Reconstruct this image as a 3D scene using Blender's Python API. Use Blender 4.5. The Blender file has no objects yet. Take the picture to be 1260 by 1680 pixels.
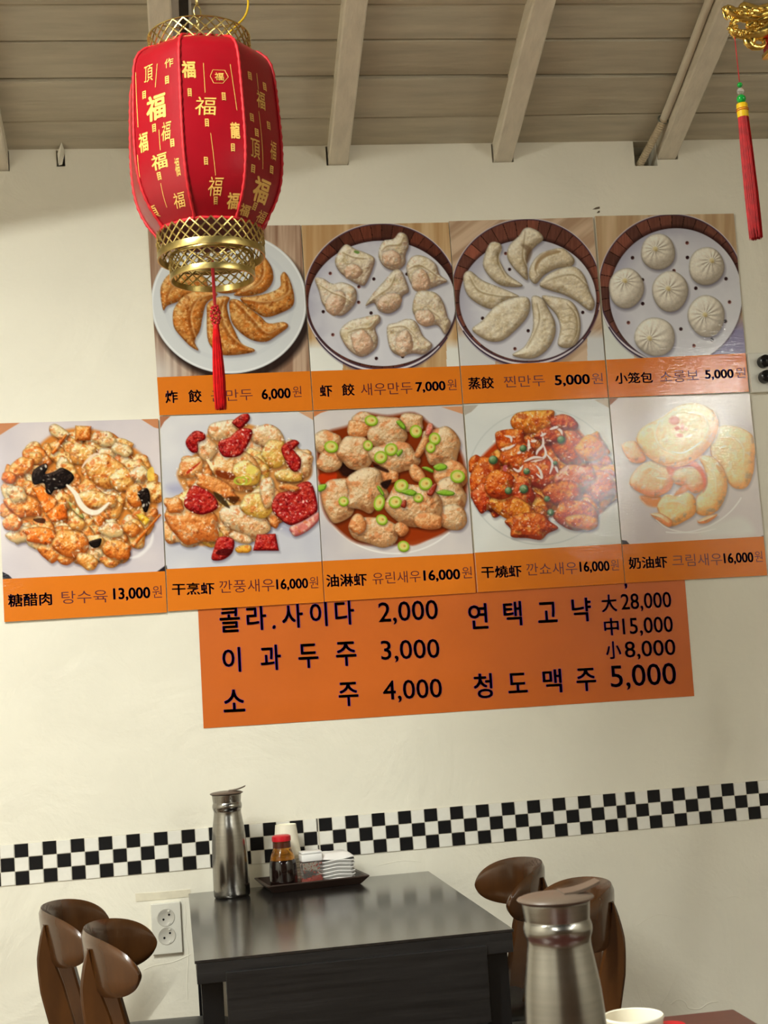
import bpy, bmesh, math, random
import numpy as np
from mathutils import Vector, Matrix, noise as mnoise
random.seed(7)
scene = bpy.context.scene
col = scene.collection
PI = math.pi

# ------------------------------------------------------------------ camera
F_PX = 2300.0                    # focal length in pixels of the 1260 x 1680 frame
YAW, PITCH, ROLL = 0.14595, 0.11913, -0.07116
CAM = Vector((0.0, -3.57, 1.22))
_f = Vector((math.sin(YAW)*math.cos(PITCH), math.cos(YAW)*math.cos(PITCH), math.sin(PITCH)))
_r0 = Vector((math.cos(YAW), -math.sin(YAW), 0))
_u0 = _r0.cross(_f)
_r = _r0*math.cos(ROLL) + _u0*math.sin(ROLL)
_u = -_r0*math.sin(ROLL) + _u0*math.cos(ROLL)
cd = bpy.data.cameras.new('camera')
cam = bpy.data.objects.new('camera', cd); col.objects.link(cam)
m3 = Matrix((_r, _u, -_f)).transposed()
cam.matrix_world = Matrix.Translation(CAM) @ m3.to_4x4()
cd.sensor_fit = 'VERTICAL'; cd.sensor_height = 32.0; cd.lens = F_PX/1680*32.0
cd.clip_start = 0.05; cd.clip_end = 60
cd.dof.use_dof = True; cd.dof.focus_distance = 3.3; cd.dof.aperture_fstop = 15
scene.camera = cam

# ------------------------------------------------------------------ world, light, exposure
world = bpy.data.worlds.new('world'); scene.world = world; world.use_nodes = True
bg = world.node_tree.nodes['Background']
bg.inputs[0].default_value = (0.9, 0.92, 1.0, 1); bg.inputs[1].default_value = 0.05
vs = scene.view_settings
vs.view_transform = 'Standard'; vs.look = 'None'; vs.gamma = 1.0; vs.use_curve_mapping = False
vs.exposure = 0.34

def area(name, loc, aim, sx, sy, power, color):
    l = bpy.data.lights.new(name, 'AREA'); l.shape = 'RECTANGLE'; l.size = sx; l.size_y = sy
    l.energy = power; l.color = color
    o = bpy.data.objects.new(name, l); col.objects.link(o); o.location = loc
    o.rotation_euler = (Vector(aim)-Vector(loc)).to_track_quat('-Z', 'X').to_euler()
    return o
LIGHT_COL = (0.98, 1.0, 0.915)
LAMPS = [  # position, yaw of its length, length, power: fluorescent troughs hung over the dining room
    ((-1.2, -2.6, 2.85), math.radians(40), 2.2, 114.0),
    ((-1.4, -6.2, 2.6), math.radians(90), 1.5, 50.0),
]
TUBES = [((3.2, -4.6, 2.70), 1.5, 140.0), ((3.2, -6.7, 2.70), 1.5, 140.0)]     # bare tubes on battens: position, length, emission strength
for p, yw, ln_, e in LAMPS:
    l = bpy.data.lights.new('fluorescent_light', 'AREA'); l.shape = 'RECTANGLE'; l.size = ln_; l.size_y = .012; l.energy = e; l.color = LIGHT_COL
    o = bpy.data.objects.new('fluorescent_light', l); col.objects.link(o); o.location = p; o.rotation_euler = (0, 0, yw)

# ------------------------------------------------------------------ helpers
def ray(px, py):
    return _f + _r*((px-630)/F_PX) - _u*((py-840)/F_PX)
def on_y(px, py, Y=0.0):
    d = ray(px, py); return CAM + d*((Y-CAM.y)/d.y)
def on_z(px, py, Z):
    d = ray(px, py); return CAM + d*((Z-CAM.z)/d.z)
def to_px(P):
    d = Vector(P)-CAM; z = d.dot(_f)
    return 630+F_PX*d.dot(_r)/z, 840-F_PX*d.dot(_u)/z
def z_at(P, py):
    """height on the vertical line through P that shows at picture row py"""
    lo, hi = -1.0, 6.0
    for _ in range(50):
        m = (lo+hi)/2
        if to_px((P[0], P[1], m))[1] > py: lo = m
        else: hi = m
    return lo
def depth(P): return (Vector(P)-CAM).dot(_f)

def tag(o, label=None, cat=None, group=None, kind=None):
    if label: o['label'] = label
    if cat: o['category'] = cat
    if group: o['group'] = group
    if kind: o['kind'] = kind
    return o
def empty(name, loc=(0, 0, 0), rz=0.0, label=None, cat=None, group=None, kind=None):
    o = bpy.data.objects.new(name, None); col.objects.link(o)
    o.location = loc; o.rotation_euler = (0, 0, rz); o.empty_display_size = 0.05
    return tag(o, label, cat, group, kind)
def world_of(o):
    m = Matrix.Identity(4)
    while o is not None:
        m = Matrix.LocRotScale(o.location, o.rotation_euler, o.scale) @ m
        o = o.parent
    return m
def copy_tree(o, parent=None):
    c = o.copy(); col.objects.link(c); c.parent = parent
    for ch in [x for x in bpy.data.objects if x.parent == o]:
        copy_tree(ch, c)
    return c

class MB:
    """collects shapes, then links them as ONE mesh object"""
    def __init__(s): s.v = []; s.f = []
    def add(s, vs, fs):
        b = len(s.v); s.v += [tuple(v) for v in vs]; s.f += [tuple(i+b for i in f) for f in fs]; return s
    def box(s, a, b, bev=0.0, M=None):
        x0, y0, z0 = a; x1, y1, z1 = b
        if bev <= 0:
            vs = [(x, y, z) for z in (z0, z1) for y in (y0, y1) for x in (x0, x1)]
            fs = [(0, 2, 3, 1), (4, 5, 7, 6), (0, 1, 5, 4), (2, 6, 7, 3), (0, 4, 6, 2), (1, 3, 7, 5)]
        else:
            bm = bmesh.new(); bmesh.ops.create_cube(bm, size=1)
            for v in bm.verts:
                v.co = Vector((x0 if v.co.x < 0 else x1, y0 if v.co.y < 0 else y1, z0 if v.co.z < 0 else z1))
            bmesh.ops.bevel(bm, geom=bm.edges[:], offset=bev, segments=2, affect='EDGES', profile=0.5)
            bm.verts.index_update()
            vs = [v.co.copy() for v in bm.verts]; fs = [[v.index for v in f.verts] for f in bm.faces]; bm.free()
        if M is not None: vs = [M @ Vector(v) for v in vs]
        return s.add(vs, fs)
    def lathe(s, prof, seg=32, c=(0, 0, 0), closed=False, a0=0.0, cap=True):
        n = len(prof); vs = []; fs = []
        for k in range(seg):
            a = a0+2*PI*k/seg
            for r, z in prof: vs.append((c[0]+r*math.cos(a), c[1]+r*math.sin(a), c[2]+z))
        for k in range(seg):
            k2 = (k+1) % seg
            for i in range(n-1 if not closed else n):
                i2 = (i+1) % n
                fs.append((k*n+i, k2*n+i, k2*n+i2, k*n+i2))
        if not closed and cap:
            if prof[0][0] > 1e-6: fs.append(tuple(k*n for k in reversed(range(seg))))
            if prof[-1][0] > 1e-6: fs.append(tuple(k*n+n-1 for k in range(seg)))
        return s.add(vs, fs)
    def tube(s, pts, rad, seg=8, cap=True, flat=1.0, up=None):
        pts = [Vector(p) for p in pts]; n = len(pts)
        if not hasattr(rad, '__len__'): rad = [rad]*n
        vs = []; fs = []; prev = None
        for i, p in enumerate(pts):
            t = (pts[min(i+1, n-1)]-pts[max(i-1, 0)]).normalized()
            if prev is None:
                ref = Vector(up) if up else (Vector((0, 0, 1)) if abs(t.z) < .9 else Vector((1, 0, 0)))
                nrm = (ref - t*ref.dot(t)).normalized()
            else:
                nrm = (prev - t*prev.dot(t)).normalized()
            prev = nrm; b = t.cross(nrm)
            for k in range(seg):
                a = 2*PI*k/seg
                vs.append(p + nrm*(rad[i]*math.cos(a)) + b*(rad[i]*flat*math.sin(a)))
        for i in range(n-1):
            for k in range(seg):
                k2 = (k+1) % seg
                fs.append((i*seg+k, i*seg+k2, (i+1)*seg+k2, (i+1)*seg+k))
        if cap:
            fs.append(tuple(reversed(range(seg)))); fs.append(tuple((n-1)*seg+k for k in range(seg)))
        return s.add(vs, fs)
    def ball(s, c, r, seg=12, sc=(1, 1, 1)):
        rings = max(4, seg//2); prof = []
        vs = [(c[0], c[1], c[2]-r*sc[2])]; fs = []
        for i in range(1, rings):
            t = PI*i/rings
            for k in range(seg):
                a = 2*PI*k/seg
                vs.append((c[0]+r*sc[0]*math.sin(t)*math.cos(a), c[1]+r*sc[1]*math.sin(t)*math.sin(a), c[2]-r*sc[2]*math.cos(t)))
        vs.append((c[0], c[1], c[2]+r*sc[2])); top = len(vs)-1
        for k in range(seg):
            k2 = (k+1) % seg
            fs.append((0, 1+k2, 1+k)); fs.append((top, top-seg+k, top-seg+k2))
            for i in range(rings-2):
                a = 1+i*seg
                fs.append((a+k, a+k2, a+seg+k2, a+seg+k))
        return s.add(vs, fs)
    def prism(s, outline, axis_from, axis_to, M=None):
        """outline: list of 2-D points; extruded along local z from axis_from to axis_to"""
        n = len(outline)
        vs = [Vector((x, y, axis_from)) for x, y in outline]+[Vector((x, y, axis_to)) for x, y in outline]
        fs = [tuple(reversed(range(n))), tuple(range(n, 2*n))]+[(i, (i+1) % n, n+(i+1) % n, n+i) for i in range(n)]
        if M is not None: vs = [M @ v for v in vs]
        return s.add(vs, fs)
    def build(s, name, mat, parent=None, world=False, smooth=None, label=None):
        me = bpy.data.meshes.new(name)
        vs = s.v
        if world and parent is not None:
            inv = world_of(parent).inverted(); vs = [tuple(inv @ Vector(v)) for v in vs]
        me.from_pydata(vs, [], s.f); me.update()
        bm = bmesh.new(); bm.from_mesh(me); bmesh.ops.recalc_face_normals(bm, faces=bm.faces[:]); bm.to_mesh(me); bm.free()
        if mat is not None: me.materials.append(mat)
        if smooth is not None:
            me.polygons.foreach_set('use_smooth', [True]*len(me.polygons))
            me.set_sharp_from_angle(angle=math.radians(smooth))
        o = bpy.data.objects.new(name, me); col.objects.link(o); o.parent = parent
        if label: o['label'] = label
        return o

def smooth_curve(pts, k=6, closed=False):
    P = [Vector(p) for p in pts]; n = len(P); out = []
    rng = range(n if closed else n-1)
    for i in rng:
        if closed: a, b, c, d = P[(i-1) % n], P[i], P[(i+1) % n], P[(i+2) % n]
        else: a, b, c, d = P[max(i-1, 0)], P[i], P[i+1], P[min(i+2, n-1)]
        for j in range(k):
            t = j/k
            out.append(0.5*((2*b)+(c-a)*t+(2*a-5*b+4*c-d)*t*t+(3*b-a-3*c+d)*t**3))
    if not closed: out.append(P[-1])
    return out

# ------------------------------------------------------------------ materials
def srgb(r, g, b):
    f = lambda c: (c/255/12.92) if c/255 <= .04045 else ((c/255+.055)/1.055)**2.4
    return (f(r), f(g), f(b), 1.0)
def pbr(name, base, rough=0.5, metal=0.0, var=0.10, scale=8.0, bump=0.0, bscale=60.0, spec=0.5, coat=0.0,
        stretch=(1, 1, 1), detail=4.0, dark=None, trans=0.0, ior=1.45, aniso=0.0, rvar=0.0, bdist=0.002, sheen=0.0):
    m = bpy.data.materials.new(name); m.use_nodes = True
    nt = m.node_tree; b = nt.nodes['Principled BSDF']
    tc = nt.nodes.new('ShaderNodeTexCoord'); mp = nt.nodes.new('ShaderNodeMapping')
    mp.inputs['Scale'].default_value = stretch
    nt.links.new(tc.outputs['Object'], mp.inputs['Vector'])
    n1 = nt.nodes.new('ShaderNodeTexNoise'); n1.inputs['Scale'].default_value = scale; n1.inputs['Detail'].default_value = detail
    nt.links.new(mp.outputs[0], n1.inputs['Vector'])
    mx = nt.nodes.new('ShaderNodeMix'); mx.data_type = 'RGBA'
    c2 = dark if dark else tuple(c*(1-var) for c in base[:3])+(1,)
    mx.inputs[6].default_value = c2; mx.inputs[7].default_value = tuple(min(1, c*(1+var*.4)) for c in base[:3])+(1,)
    rp = nt.nodes.new('ShaderNodeMapRange'); rp.inputs[1].default_value = .3; rp.inputs[2].default_value = .7
    nt.links.new(n1.outputs[0], rp.inputs[0]); nt.links.new(rp.outputs[0], mx.inputs[0])
    nt.links.new(mx.outputs[2], b.inputs['Base Color'])
    b.inputs['Roughness'].default_value = rough; b.inputs['Metallic'].default_value = metal
    b.inputs['Specular IOR Level'].default_value = spec; b.inputs['Coat Weight'].default_value = coat
    b.inputs['Coat Roughness'].default_value = 0.08
    b.inputs['Transmission Weight'].default_value = trans; b.inputs['IOR'].default_value = ior
    b.inputs['Anisotropic'].default_value = aniso
    if sheen: b.inputs['Sheen Weight'].default_value = sheen
    if rvar > 0:
        r2 = nt.nodes.new('ShaderNodeMapRange'); r2.inputs[3].default_value = rough-rvar; r2.inputs[4].default_value = rough+rvar
        nt.links.new(n1.outputs[0], r2.inputs[0]); nt.links.new(r2.outputs[0], b.inputs['Roughness'])
    if bump > 0:
        n2 = nt.nodes.new('ShaderNodeTexNoise'); n2.inputs['Scale'].default_value = bscale; n2.inputs['Detail'].default_value = 5
        nt.links.new(mp.outputs[0], n2.inputs['Vector'])
        bp = nt.nodes.new('ShaderNodeBump'); bp.inputs['Strength'].default_value = bump; bp.inputs['Distance'].default_value = bdist
        nt.links.new(n2.outputs[0], bp.inputs['Height']); nt.links.new(bp.outputs[0], b.inputs['Normal'])
    return m

def plaster():
    m = pbr('painted_plaster', srgb(236, 231, 216), rough=.55, var=.05, scale=3.0, spec=.35)
    nt = m.node_tree; b = nt.nodes['Principled BSDF']; mp = [n for n in nt.nodes if n.type == 'MAPPING'][0]
    big = nt.nodes.new('ShaderNodeTexNoise'); big.inputs['Scale'].default_value = 5; big.inputs['Detail'].default_value = 6
    big.inputs['Distortion'].default_value = 1.2; nt.links.new(mp.outputs[0], big.inputs['Vector'])
    rid = nt.nodes.new('ShaderNodeTexNoise'); rid.noise_type = 'RIDGED_MULTIFRACTAL'; rid.inputs['Scale'].default_value = 7
    rid.inputs['Detail'].default_value = 5; nt.links.new(mp.outputs[0], rid.inputs['Vector'])
    fine = nt.nodes.new('ShaderNodeTexNoise'); fine.inputs['Scale'].default_value = 60; fine.inputs['Detail'].default_value = 4
    nt.links.new(mp.outputs[0], fine.inputs['Vector'])
    a1 = nt.nodes.new('ShaderNodeMath'); a1.operation = 'MULTIPLY_ADD'; a1.inputs[1].default_value = .25
    nt.links.new(rid.outputs[0], a1.inputs[0]); nt.links.new(big.outputs[0], a1.inputs[2])
    a2 = nt.nodes.new('ShaderNodeMath'); a2.operation = 'MULTIPLY_ADD'; a2.inputs[1].default_value = .12
    nt.links.new(fine.outputs[0], a2.inputs[0]); nt.links.new(a1.outputs[0], a2.inputs[2])
    bp = nt.nodes.new('ShaderNodeBump'); bp.inputs['Strength'].default_value = .8; bp.inputs['Distance'].default_value = .008
    nt.links.new(a2.outputs[0], bp.inputs['Height']); nt.links.new(bp.outputs[0], b.inputs['Normal'])
    return m
M = {}
M['wall'] = plaster()
M['wood_paint'] = pbr('painted_roof_boards', srgb(192, 183, 163), rough=.6, var=.16, scale=5, stretch=(1, 8, 8), bump=.5, bscale=10, bdist=.004, spec=.3)
M['rafter'] = pbr('painted_rafter_wood', srgb(226, 217, 199), rough=.55, var=.10, scale=6, stretch=(8, 1, 8), bump=.5, bscale=12, bdist=.004, spec=.3)
M['dark_gap'] = pbr('dark_gap', srgb(45, 38, 32), rough=.9, var=.4, scale=20)
M['floor'] = pbr('brown_floor_tile', srgb(120, 100, 82), rough=.4, var=.2, scale=3)
M['black_tile'] = pbr('black_tile', srgb(20, 19, 20), rough=.45, spec=.25, var=.25, scale=30, bump=.1)
M['white_tile'] = pbr('white_tile', srgb(236, 233, 224), rough=.35, var=.05, scale=40, bump=.1)
M['grout'] = pbr('tile_backing', srgb(215, 208, 192), rough=.7)
M['white_plastic'] = pbr('white_plastic', srgb(222, 219, 208), rough=.35, var=.04)
M['black_plastic'] = pbr('black_plastic', srgb(18, 18, 19), rough=.25, var=.2)
M['black_wood'] = pbr('black_wood_laminate', srgb(30, 28, 28), rough=.36, var=.5, scale=6, stretch=(1, 14, 14), bump=.35, bscale=14, bdist=.001, spec=.55, rvar=.05)
M['black_wood_top'] = pbr('black_wood_top', srgb(34, 31, 30), rough=.2, var=.45, scale=5, stretch=(14, 1.2, 1), bump=.10, bscale=12, bdist=.0005, spec=.55, coat=.35)
M['black_wood_top'].node_tree.nodes['Principled BSDF'].inputs['Coat Roughness'].default_value = .15
M['steel'] = pbr('brushed_steel', srgb(150, 146, 140), rough=.19, metal=1.0, var=.10, scale=3, stretch=(1, 1, 60), bump=.03, bscale=60, bdist=.0003, aniso=.75)
_t = M['steel'].node_tree.nodes.new('ShaderNodeTangent'); _t.direction_type = 'RADIAL'; _t.axis = 'Z'
M['steel'].node_tree.links.new(_t.outputs[0], M['steel'].node_tree.nodes['Principled BSDF'].inputs['Tangent'])
M['jug_lid'] = pbr('brown_jug_lid', srgb(98, 84, 72), rough=.4, var=.08)
M['brown_wood'] = pbr('varnished_brown_wood', srgb(78, 46, 19), rough=.25, var=.35, scale=7, stretch=(3, 3, .8), coat=.35, spec=.5)
M['vinyl'] = pbr('black_seat_vinyl', srgb(30, 29, 29), rough=.38, var=.15, bump=.15, bscale=120)
M['gold'] = pbr('gilt_metal', (0.80, 0.55, 0.14, 1), rough=.24, metal=1.0, var=.25, scale=30, bump=.4, bscale=60, bdist=.002)
M['brass'] = pbr('antique_brass', (0.62, 0.47, 0.17, 1), rough=.3, metal=1.0, var=.35, scale=40)
M['red_cloth'] = pbr('red_lantern_skin', srgb(140, 3, 20), rough=.30, var=.10, scale=14, spec=.5, bump=.06, bscale=200)
M['red_cord'] = pbr('red_cord', srgb(186, 14, 26), rough=.6, var=.2, scale=60)
M['red_thread'] = pbr('red_tassel_thread', srgb(178, 6, 12), rough=.5, var=.35, scale=90, spec=.2)
M['gold_print'] = pbr('gold_print', srgb(226, 178, 92), rough=.35, var=.12, scale=40)
M['yellow_wrap'] = pbr('yellow_thread_wrap', srgb(240, 196, 20), rough=.5, var=.15, scale=60)
M['green_bead'] = pbr('green_bead', srgb(20, 160, 60), rough=.15, var=.1)
M['clear_bead'] = pbr('clear_bead', srgb(240, 240, 240), rough=.05, trans=.85, var=.02)
M['tray'] = pbr('brown_tray_plastic', srgb(62, 46, 38), rough=.42, var=.2)
M['paper'] = pbr('white_paper_cup', srgb(240, 234, 214), rough=.55, var=.03)
M['melamine'] = pbr('white_melamine', srgb(238, 236, 234), rough=.3, var=.03)
M['red_cap'] = pbr('red_bottle_cap', srgb(198, 22, 36), rough=.35, var=.08)
M['tape'] = pbr('painted_over_tape', srgb(226, 218, 196), rough=.6, var=.12, scale=30, bump=.4, bscale=60)
# ================================================================== the room
Z0 = CAM.z
WALL_TOP = Z0+1.4216
TH = math.radians(20); TT = math.tan(TH)
XL, XR, YR = -2.6, 4.4, -8.4
def ceil_z(y): return WALL_TOP - TT*y

# back wall, with sockets cut for the rafters and for the conduit
raf_x = [-0.415, 0.018, 0.467, 0.919, 1.385]
raf_x = [raf_x[0]-.9, raf_x[0]-.45]+raf_x+[1.84, 2.29, 2.74, 3.2]
holes = [(x-.030, x+.030, Z0+1.368, WALL_TOP) for x in raf_x if -.6 < x < 1.9]
holes += [(-0.266, -0.244, Z0+1.378, WALL_TOP), (1.289, 1.3535, Z0+1.351, WALL_TOP)]
xs = sorted(set([XL, XR]+[h for q in holes for h in q[:2]])); zs = sorted(set([0, WALL_TOP+.10]+[h for q in holes for h in q[2:]]))
w = MB()
def in_hole(x, z): return any(a < x < b and c < z < d for a, b, c, d in holes)
for i in range(len(xs)-1):
    for j in range(len(zs)-1):
        if not in_hole((xs[i]+xs[i+1])/2, (zs[j]+zs[j+1])/2):
            w.add([(xs[i], 0, zs[j]), (xs[i+1], 0, zs[j]), (xs[i+1], 0, zs[j+1]), (xs[i], 0, zs[j+1])], [(0, 1, 2, 3)])
for a, b, c, d in holes:     # pocket walls
    e = .11
    w.add([(a, 0, c), (b, 0, c), (b, e, c), (a, e, c)], [(0, 1, 2, 3)])
    w.add([(a, 0, c), (a, e, c), (a, e, d), (a, 0, d)], [(0, 1, 2, 3)])
    w.add([(b, 0, c), (b, e, c), (b, e, d), (b, 0, d)], [(0, 1, 2, 3)])
    w.add([(a, e, c), (b, e, c), (b, e, d), (a, e, d)], [(0, 1, 2, 3)])
    w.add([(a, 0, d), (b, 0, d), (b, e, d), (a, e, d)], [(0, 1, 2, 3)])
wall_back = tag(w.build('wall_back', M['wall']), 'cream painted plaster wall behind the table', kind='structure')
for nm, pts in (('wall_left', [(XL, 0), (XL, YR)]), ('wall_right', [(XR, 0), (XR, YR)])):
    q = MB(); x = pts[0][0]; ry = YR/2
    q.add([(x, 0, 0), (x, YR, 0), (x, YR, WALL_TOP), (x, ry, ceil_z(ry)), (x, 0, WALL_TOP)], [(0, 1, 2, 3, 4)])
    tag(q.build(nm, M['wall']), kind='structure')
q = MB().add([(XL, YR, 0), (XR, YR, 0), (XR, YR, WALL_TOP), (XL, YR, WALL_TOP)], [(0, 1, 2, 3)])
tag(q.build('wall_front', pbr('dark_reflection_wall', srgb(104, 84, 66), rough=.5, var=.3, scale=4, stretch=(6, 1, .5))), kind='structure')  # unseen wall; its dark wood tone is invented for contrast in steel reflections
q = MB().add([(XL, 0, 0), (XR, 0, 0), (XR, YR, 0), (XL, YR, 0)], [(0, 1, 2, 3)])
tag(q.build('floor', M['floor']), kind='structure')

# ceiling: sloped boards nailed over rafters
q = MB(); ry = YR/2
q.add([(XL, .05, WALL_TOP+.06), (XR, .05, WALL_TOP+.06), (XR, ry, ceil_z(ry)+.06), (XL, ry, ceil_z(ry)+.06)], [(0, 1, 2, 3)])
q.add([(XL, ry, ceil_z(ry)+.06), (XR, ry, ceil_z(ry)+.06), (XR, YR, WALL_TOP+.06), (XL, YR, WALL_TOP+.06)], [(0, 1, 2, 3)])
ceiling = tag(q.build('ceiling', M['dark_gap']), 'sloped ceiling of painted boards on rafters', kind='structure')
def slope_at(px, py):
    d = ray(px, py); t = (WALL_TOP - (CAM.z+TT*CAM.y))/(d.z+TT*d.y); P = CAM+d*t
    return -P.y/math.cos(TH)
rnd = random.Random(3)
seam_px = [(650, 192), (650, 126), (650, 67), (650, 8)]
seams = [0.0-.03]+[slope_at(*s) for s in seam_px]
while seams[-1] < -ry/math.cos(TH): seams.append(seams[-1]+rnd.uniform(.11, .13))
EX = Vector((1, 0, 0)); ES = Vector((0, -math.cos(TH), math.sin(TH))); EN = Vector((0, -math.sin(TH), -math.cos(TH)))
def plank(s0, s1, seed, n=70):
    r = random.Random(seed); vs = []; fs = []
    drop = r.uniform(-.003, .003); tilt = r.uniform(-.003, .003)
    for i in range(n+1):
        x = XL+(XR-XL)*i/n
        e0 = .004*mnoise.noise((x*2.2, seed*3.1, 0))+.0012*mnoise.noise((x*9, seed*7.7, 2))
        e1 = .004*mnoise.noise((x*2.2, seed*5.9, 5))+.0012*mnoise.noise((x*9, seed*1.7, 8))
        ws = .003*mnoise.noise((x*1.1, seed, 3))
        for s, lift in ((s0+.0016+abs(e0), -.002), (s0+.005, 0), (s1-.005, tilt), (s1-.0016-abs(e1), tilt-.002)):
            vs.append(Vector((x, 0, WALL_TOP))+ES*s+EN*(lift+drop+ws))
        vs.append(Vector((x, 0, WALL_TOP))+ES*(s1-.001)-EN*.02); vs.append(Vector((x, 0, WALL_TOP))+ES*(s0+.001)-EN*.02)
    for i in range(n):
        for k in range(6):
            k2 = (k+1) % 6; fs.append((i*6+k, i*6+k2, i*6+6+k2, i*6+6+k))
    fs += [tuple(range(6)), tuple(n*6+k for k in range(6))]
    return MB().add(vs, fs)
for i in range(len(seams)-1):
    plank(seams[i], seams[i+1], i+1).build('ceiling_board', M['wood_paint'], ceiling, smooth=35)
for i, x in enumerate(raf_x):     # rafters: square, hand-cut timbers
    n = 40; vs = []; fs = []; hw = .0275; L = -ry/math.cos(TH)
    for k in range(n+1):
        s = -.06+(L+.06)*k/n
        wx = .004*mnoise.noise((s*1.3, i*9.1, 0)); ww = hw+.003*mnoise.noise((s*2, i*3.3, 7)); dd = .046+.004*mnoise.noise((s*1.7, i*5, 3))
        B = Vector((x+wx, 0, WALL_TOP))+ES*s
        c = .004
        for a, b in ((-ww, -.01), (ww, -.01), (ww, dd-c), (ww-c, dd), (-ww+c, dd), (-ww, dd-c)):
            vs.append(B+EX*a+EN*b)
    for k in range(n):
        for j in range(6):
            j2 = (j+1) % 6; fs.append((k*6+j, k*6+j2, k*6+6+j2, k*6+6+j))
    fs += [tuple(range(6)), tuple(n*6+k for k in range(6))]
    MB().add(vs, fs).build('rafter', M['rafter'], ceiling, smooth=35)
# dark metal cable channel fixed under the rafter behind the round lantern
def on_slope(x, s, d): return Vector((x, 0, WALL_TOP))+ES*s+EN*d
cc = empty('cable_channel', on_slope(.075, .5, .01), 0, 'dark metal cable channel beside the rafter above the red lantern', 'cable channel')
x = .067
MB().add([on_slope(x+a, s, d) for s in (.06, 2.2) for a, d in ((-.022, 0), (.022, 0), (.022, .028), (-.022, .028))],
         [(0, 1, 2, 3), (4, 5, 6, 7), (0, 1, 5, 4), (1, 2, 6, 5), (2, 3, 7, 6), (3, 0, 4, 7)]).build('channel_body', pbr('galvanised_channel', srgb(190, 188, 180), rough=.4, var=.1), cc, world=True)
MB().add([on_slope(x+a, s, d) for s in (.055, 2.21) for a, d in ((-.006, .0), (.016, .0), (.016, .030), (-.006, .030))],
         [(0, 1, 2, 3), (4, 5, 6, 7), (0, 1, 5, 4), (1, 2, 6, 5), (2, 3, 7, 6), (3, 0, 4, 7)]).build('cable_slot', M['dark_gap'], cc, world=True)

# conduit that runs down the last rafter into the hole in the wall
cx = 1.385-.0275-.013
con = empty('conduit', on_slope(cx, .1, .02), 0, 'painted pipe running along the rafter into a hole in the wall', 'conduit')
top = [on_slope(cx, s, .012+.004*math.sin(s*9)) for s in np.linspace(.085, 2.3, 30)]
MB().tube(top, .0105, 12).build('pipe', M['rafter'], con, world=True, smooth=40)
a = on_slope(cx-.002, .105, .020); b = Vector((1.307, .02, Z0+1.357))
pts = [a.lerp(b, t) for t in np.linspace(0, 1, 90)]
MB().tube(pts, [.0092+.0020*math.sin(i*1.6) for i in range(90)], 12).build('corrugated_hose', pbr('corrugated_hose', srgb(206, 190, 160), rough=.5), con, world=True, smooth=60)
ring = [on_slope(cx, .100, .014)+EX*(.0135*math.cos(t))+EN*(.0135*math.sin(t)) for t in np.linspace(0, 2*PI, 20)]
cl = MB().tube(ring, .0028, 6); e0 = on_slope(cx+.014, .100, .02)
cl.tube([e0, e0+EX*.008+EN*.004, e0+EX*.010+EN*.016-ES*.012, e0+EX*.004+EN*.014-ES*.02], .0026, 6)
cl.build('wire_clamp', pbr('grey_wire_tie', srgb(118, 122, 112), rough=.5), con, world=True, smooth=40)

# broken flap in the small socket at the left of the wall
P0 = on_y(99, 248, -.004)
fl = MB(); p = [on_y(94, 252, -.012), on_y(101, 233, -.03), on_y(104, 240, -.004), on_y(106, 250, .0), on_y(102, 270, -.001), on_y(96, 271, -.001)]
n = len(p); fl.add(list(p)+[v+Vector((0, .0025, 0)) for v in p], [tuple(range(n)), tuple(range(n, 2*n))]+[(i, (i+1) % n, n+(i+1) % n, n+i) for i in range(n)])
fl.build('peeling_flap', M['wall'], wall_back, world=True)
# two dark chips in the plaster above the pictures
ch = MB()
for (x0, y0, x1, y1) in ((972, 343, 984, 340.5), (979, 348.6, 984, 347)):
    hgt = 1.7
    q = [on_y(x0, y0+hgt*.3, -.0008), on_y((x0+x1)/2, (y0+y1)/2-hgt, -.0008), on_y(x1, y1-hgt, -.0008), on_y(x1, y1+hgt, -.0008), on_y((x0+x1)/2, (y0+y1)/2+hgt, -.0008)]
    ch.add(list(q)+[v+Vector((0, .0009, 0)) for v in q], [(0, 1, 2, 3, 4), (5, 6, 7, 8, 9)]+[(i, (i+1) % 5, 5+(i+1) % 5, 5+i) for i in range(5)])
ch.build('plaster_chip', pbr('bare_plaster', srgb(110, 96, 78), rough=.9), wall_back, world=True)

# ridges left in the plaster by old cracks and filler
for pts, r in (([(1042, 1605), (1047, 1625), (1056, 1660)], .0009), ([(1112, 1597), (1100, 1622), (1085, 1652)], .0012), ([(1100, 1648), (1112, 1640), (1124, 1644), (1130, 1654), (1148, 1655), (1162, 1646), (1178, 1643)], .0017),
               ([(236, 1591), (254, 1584), (285, 1578), (312, 1566)], .0012), ([(303, 1480), (305, 1510), (304, 1530), (309, 1560), (307, 1612), (308, 1640)], .0011), ([(160, 385), (168, 380), (182, 384)], .0008),
               ([(620, 1420), (660, 1412), (690, 1414)], .0009), ([(1045, 1518), (1080, 1500), (1120, 1508)], .0009), ([(1180, 1478), (1205, 1470), (1222, 1478)], .0010), ([(60, 1700), (120, 1600), (160, 1560)], .0008), ([(440, 1355), (470, 1352), (515, 1349)], .0008)):
    MB().tube(smooth_curve([on_y(x, y, -.0003) for x, y in pts], 4), r, 6, flat=.5).build('plaster_ridge', M['wall'], wall_back, world=True, smooth=60)
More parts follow.
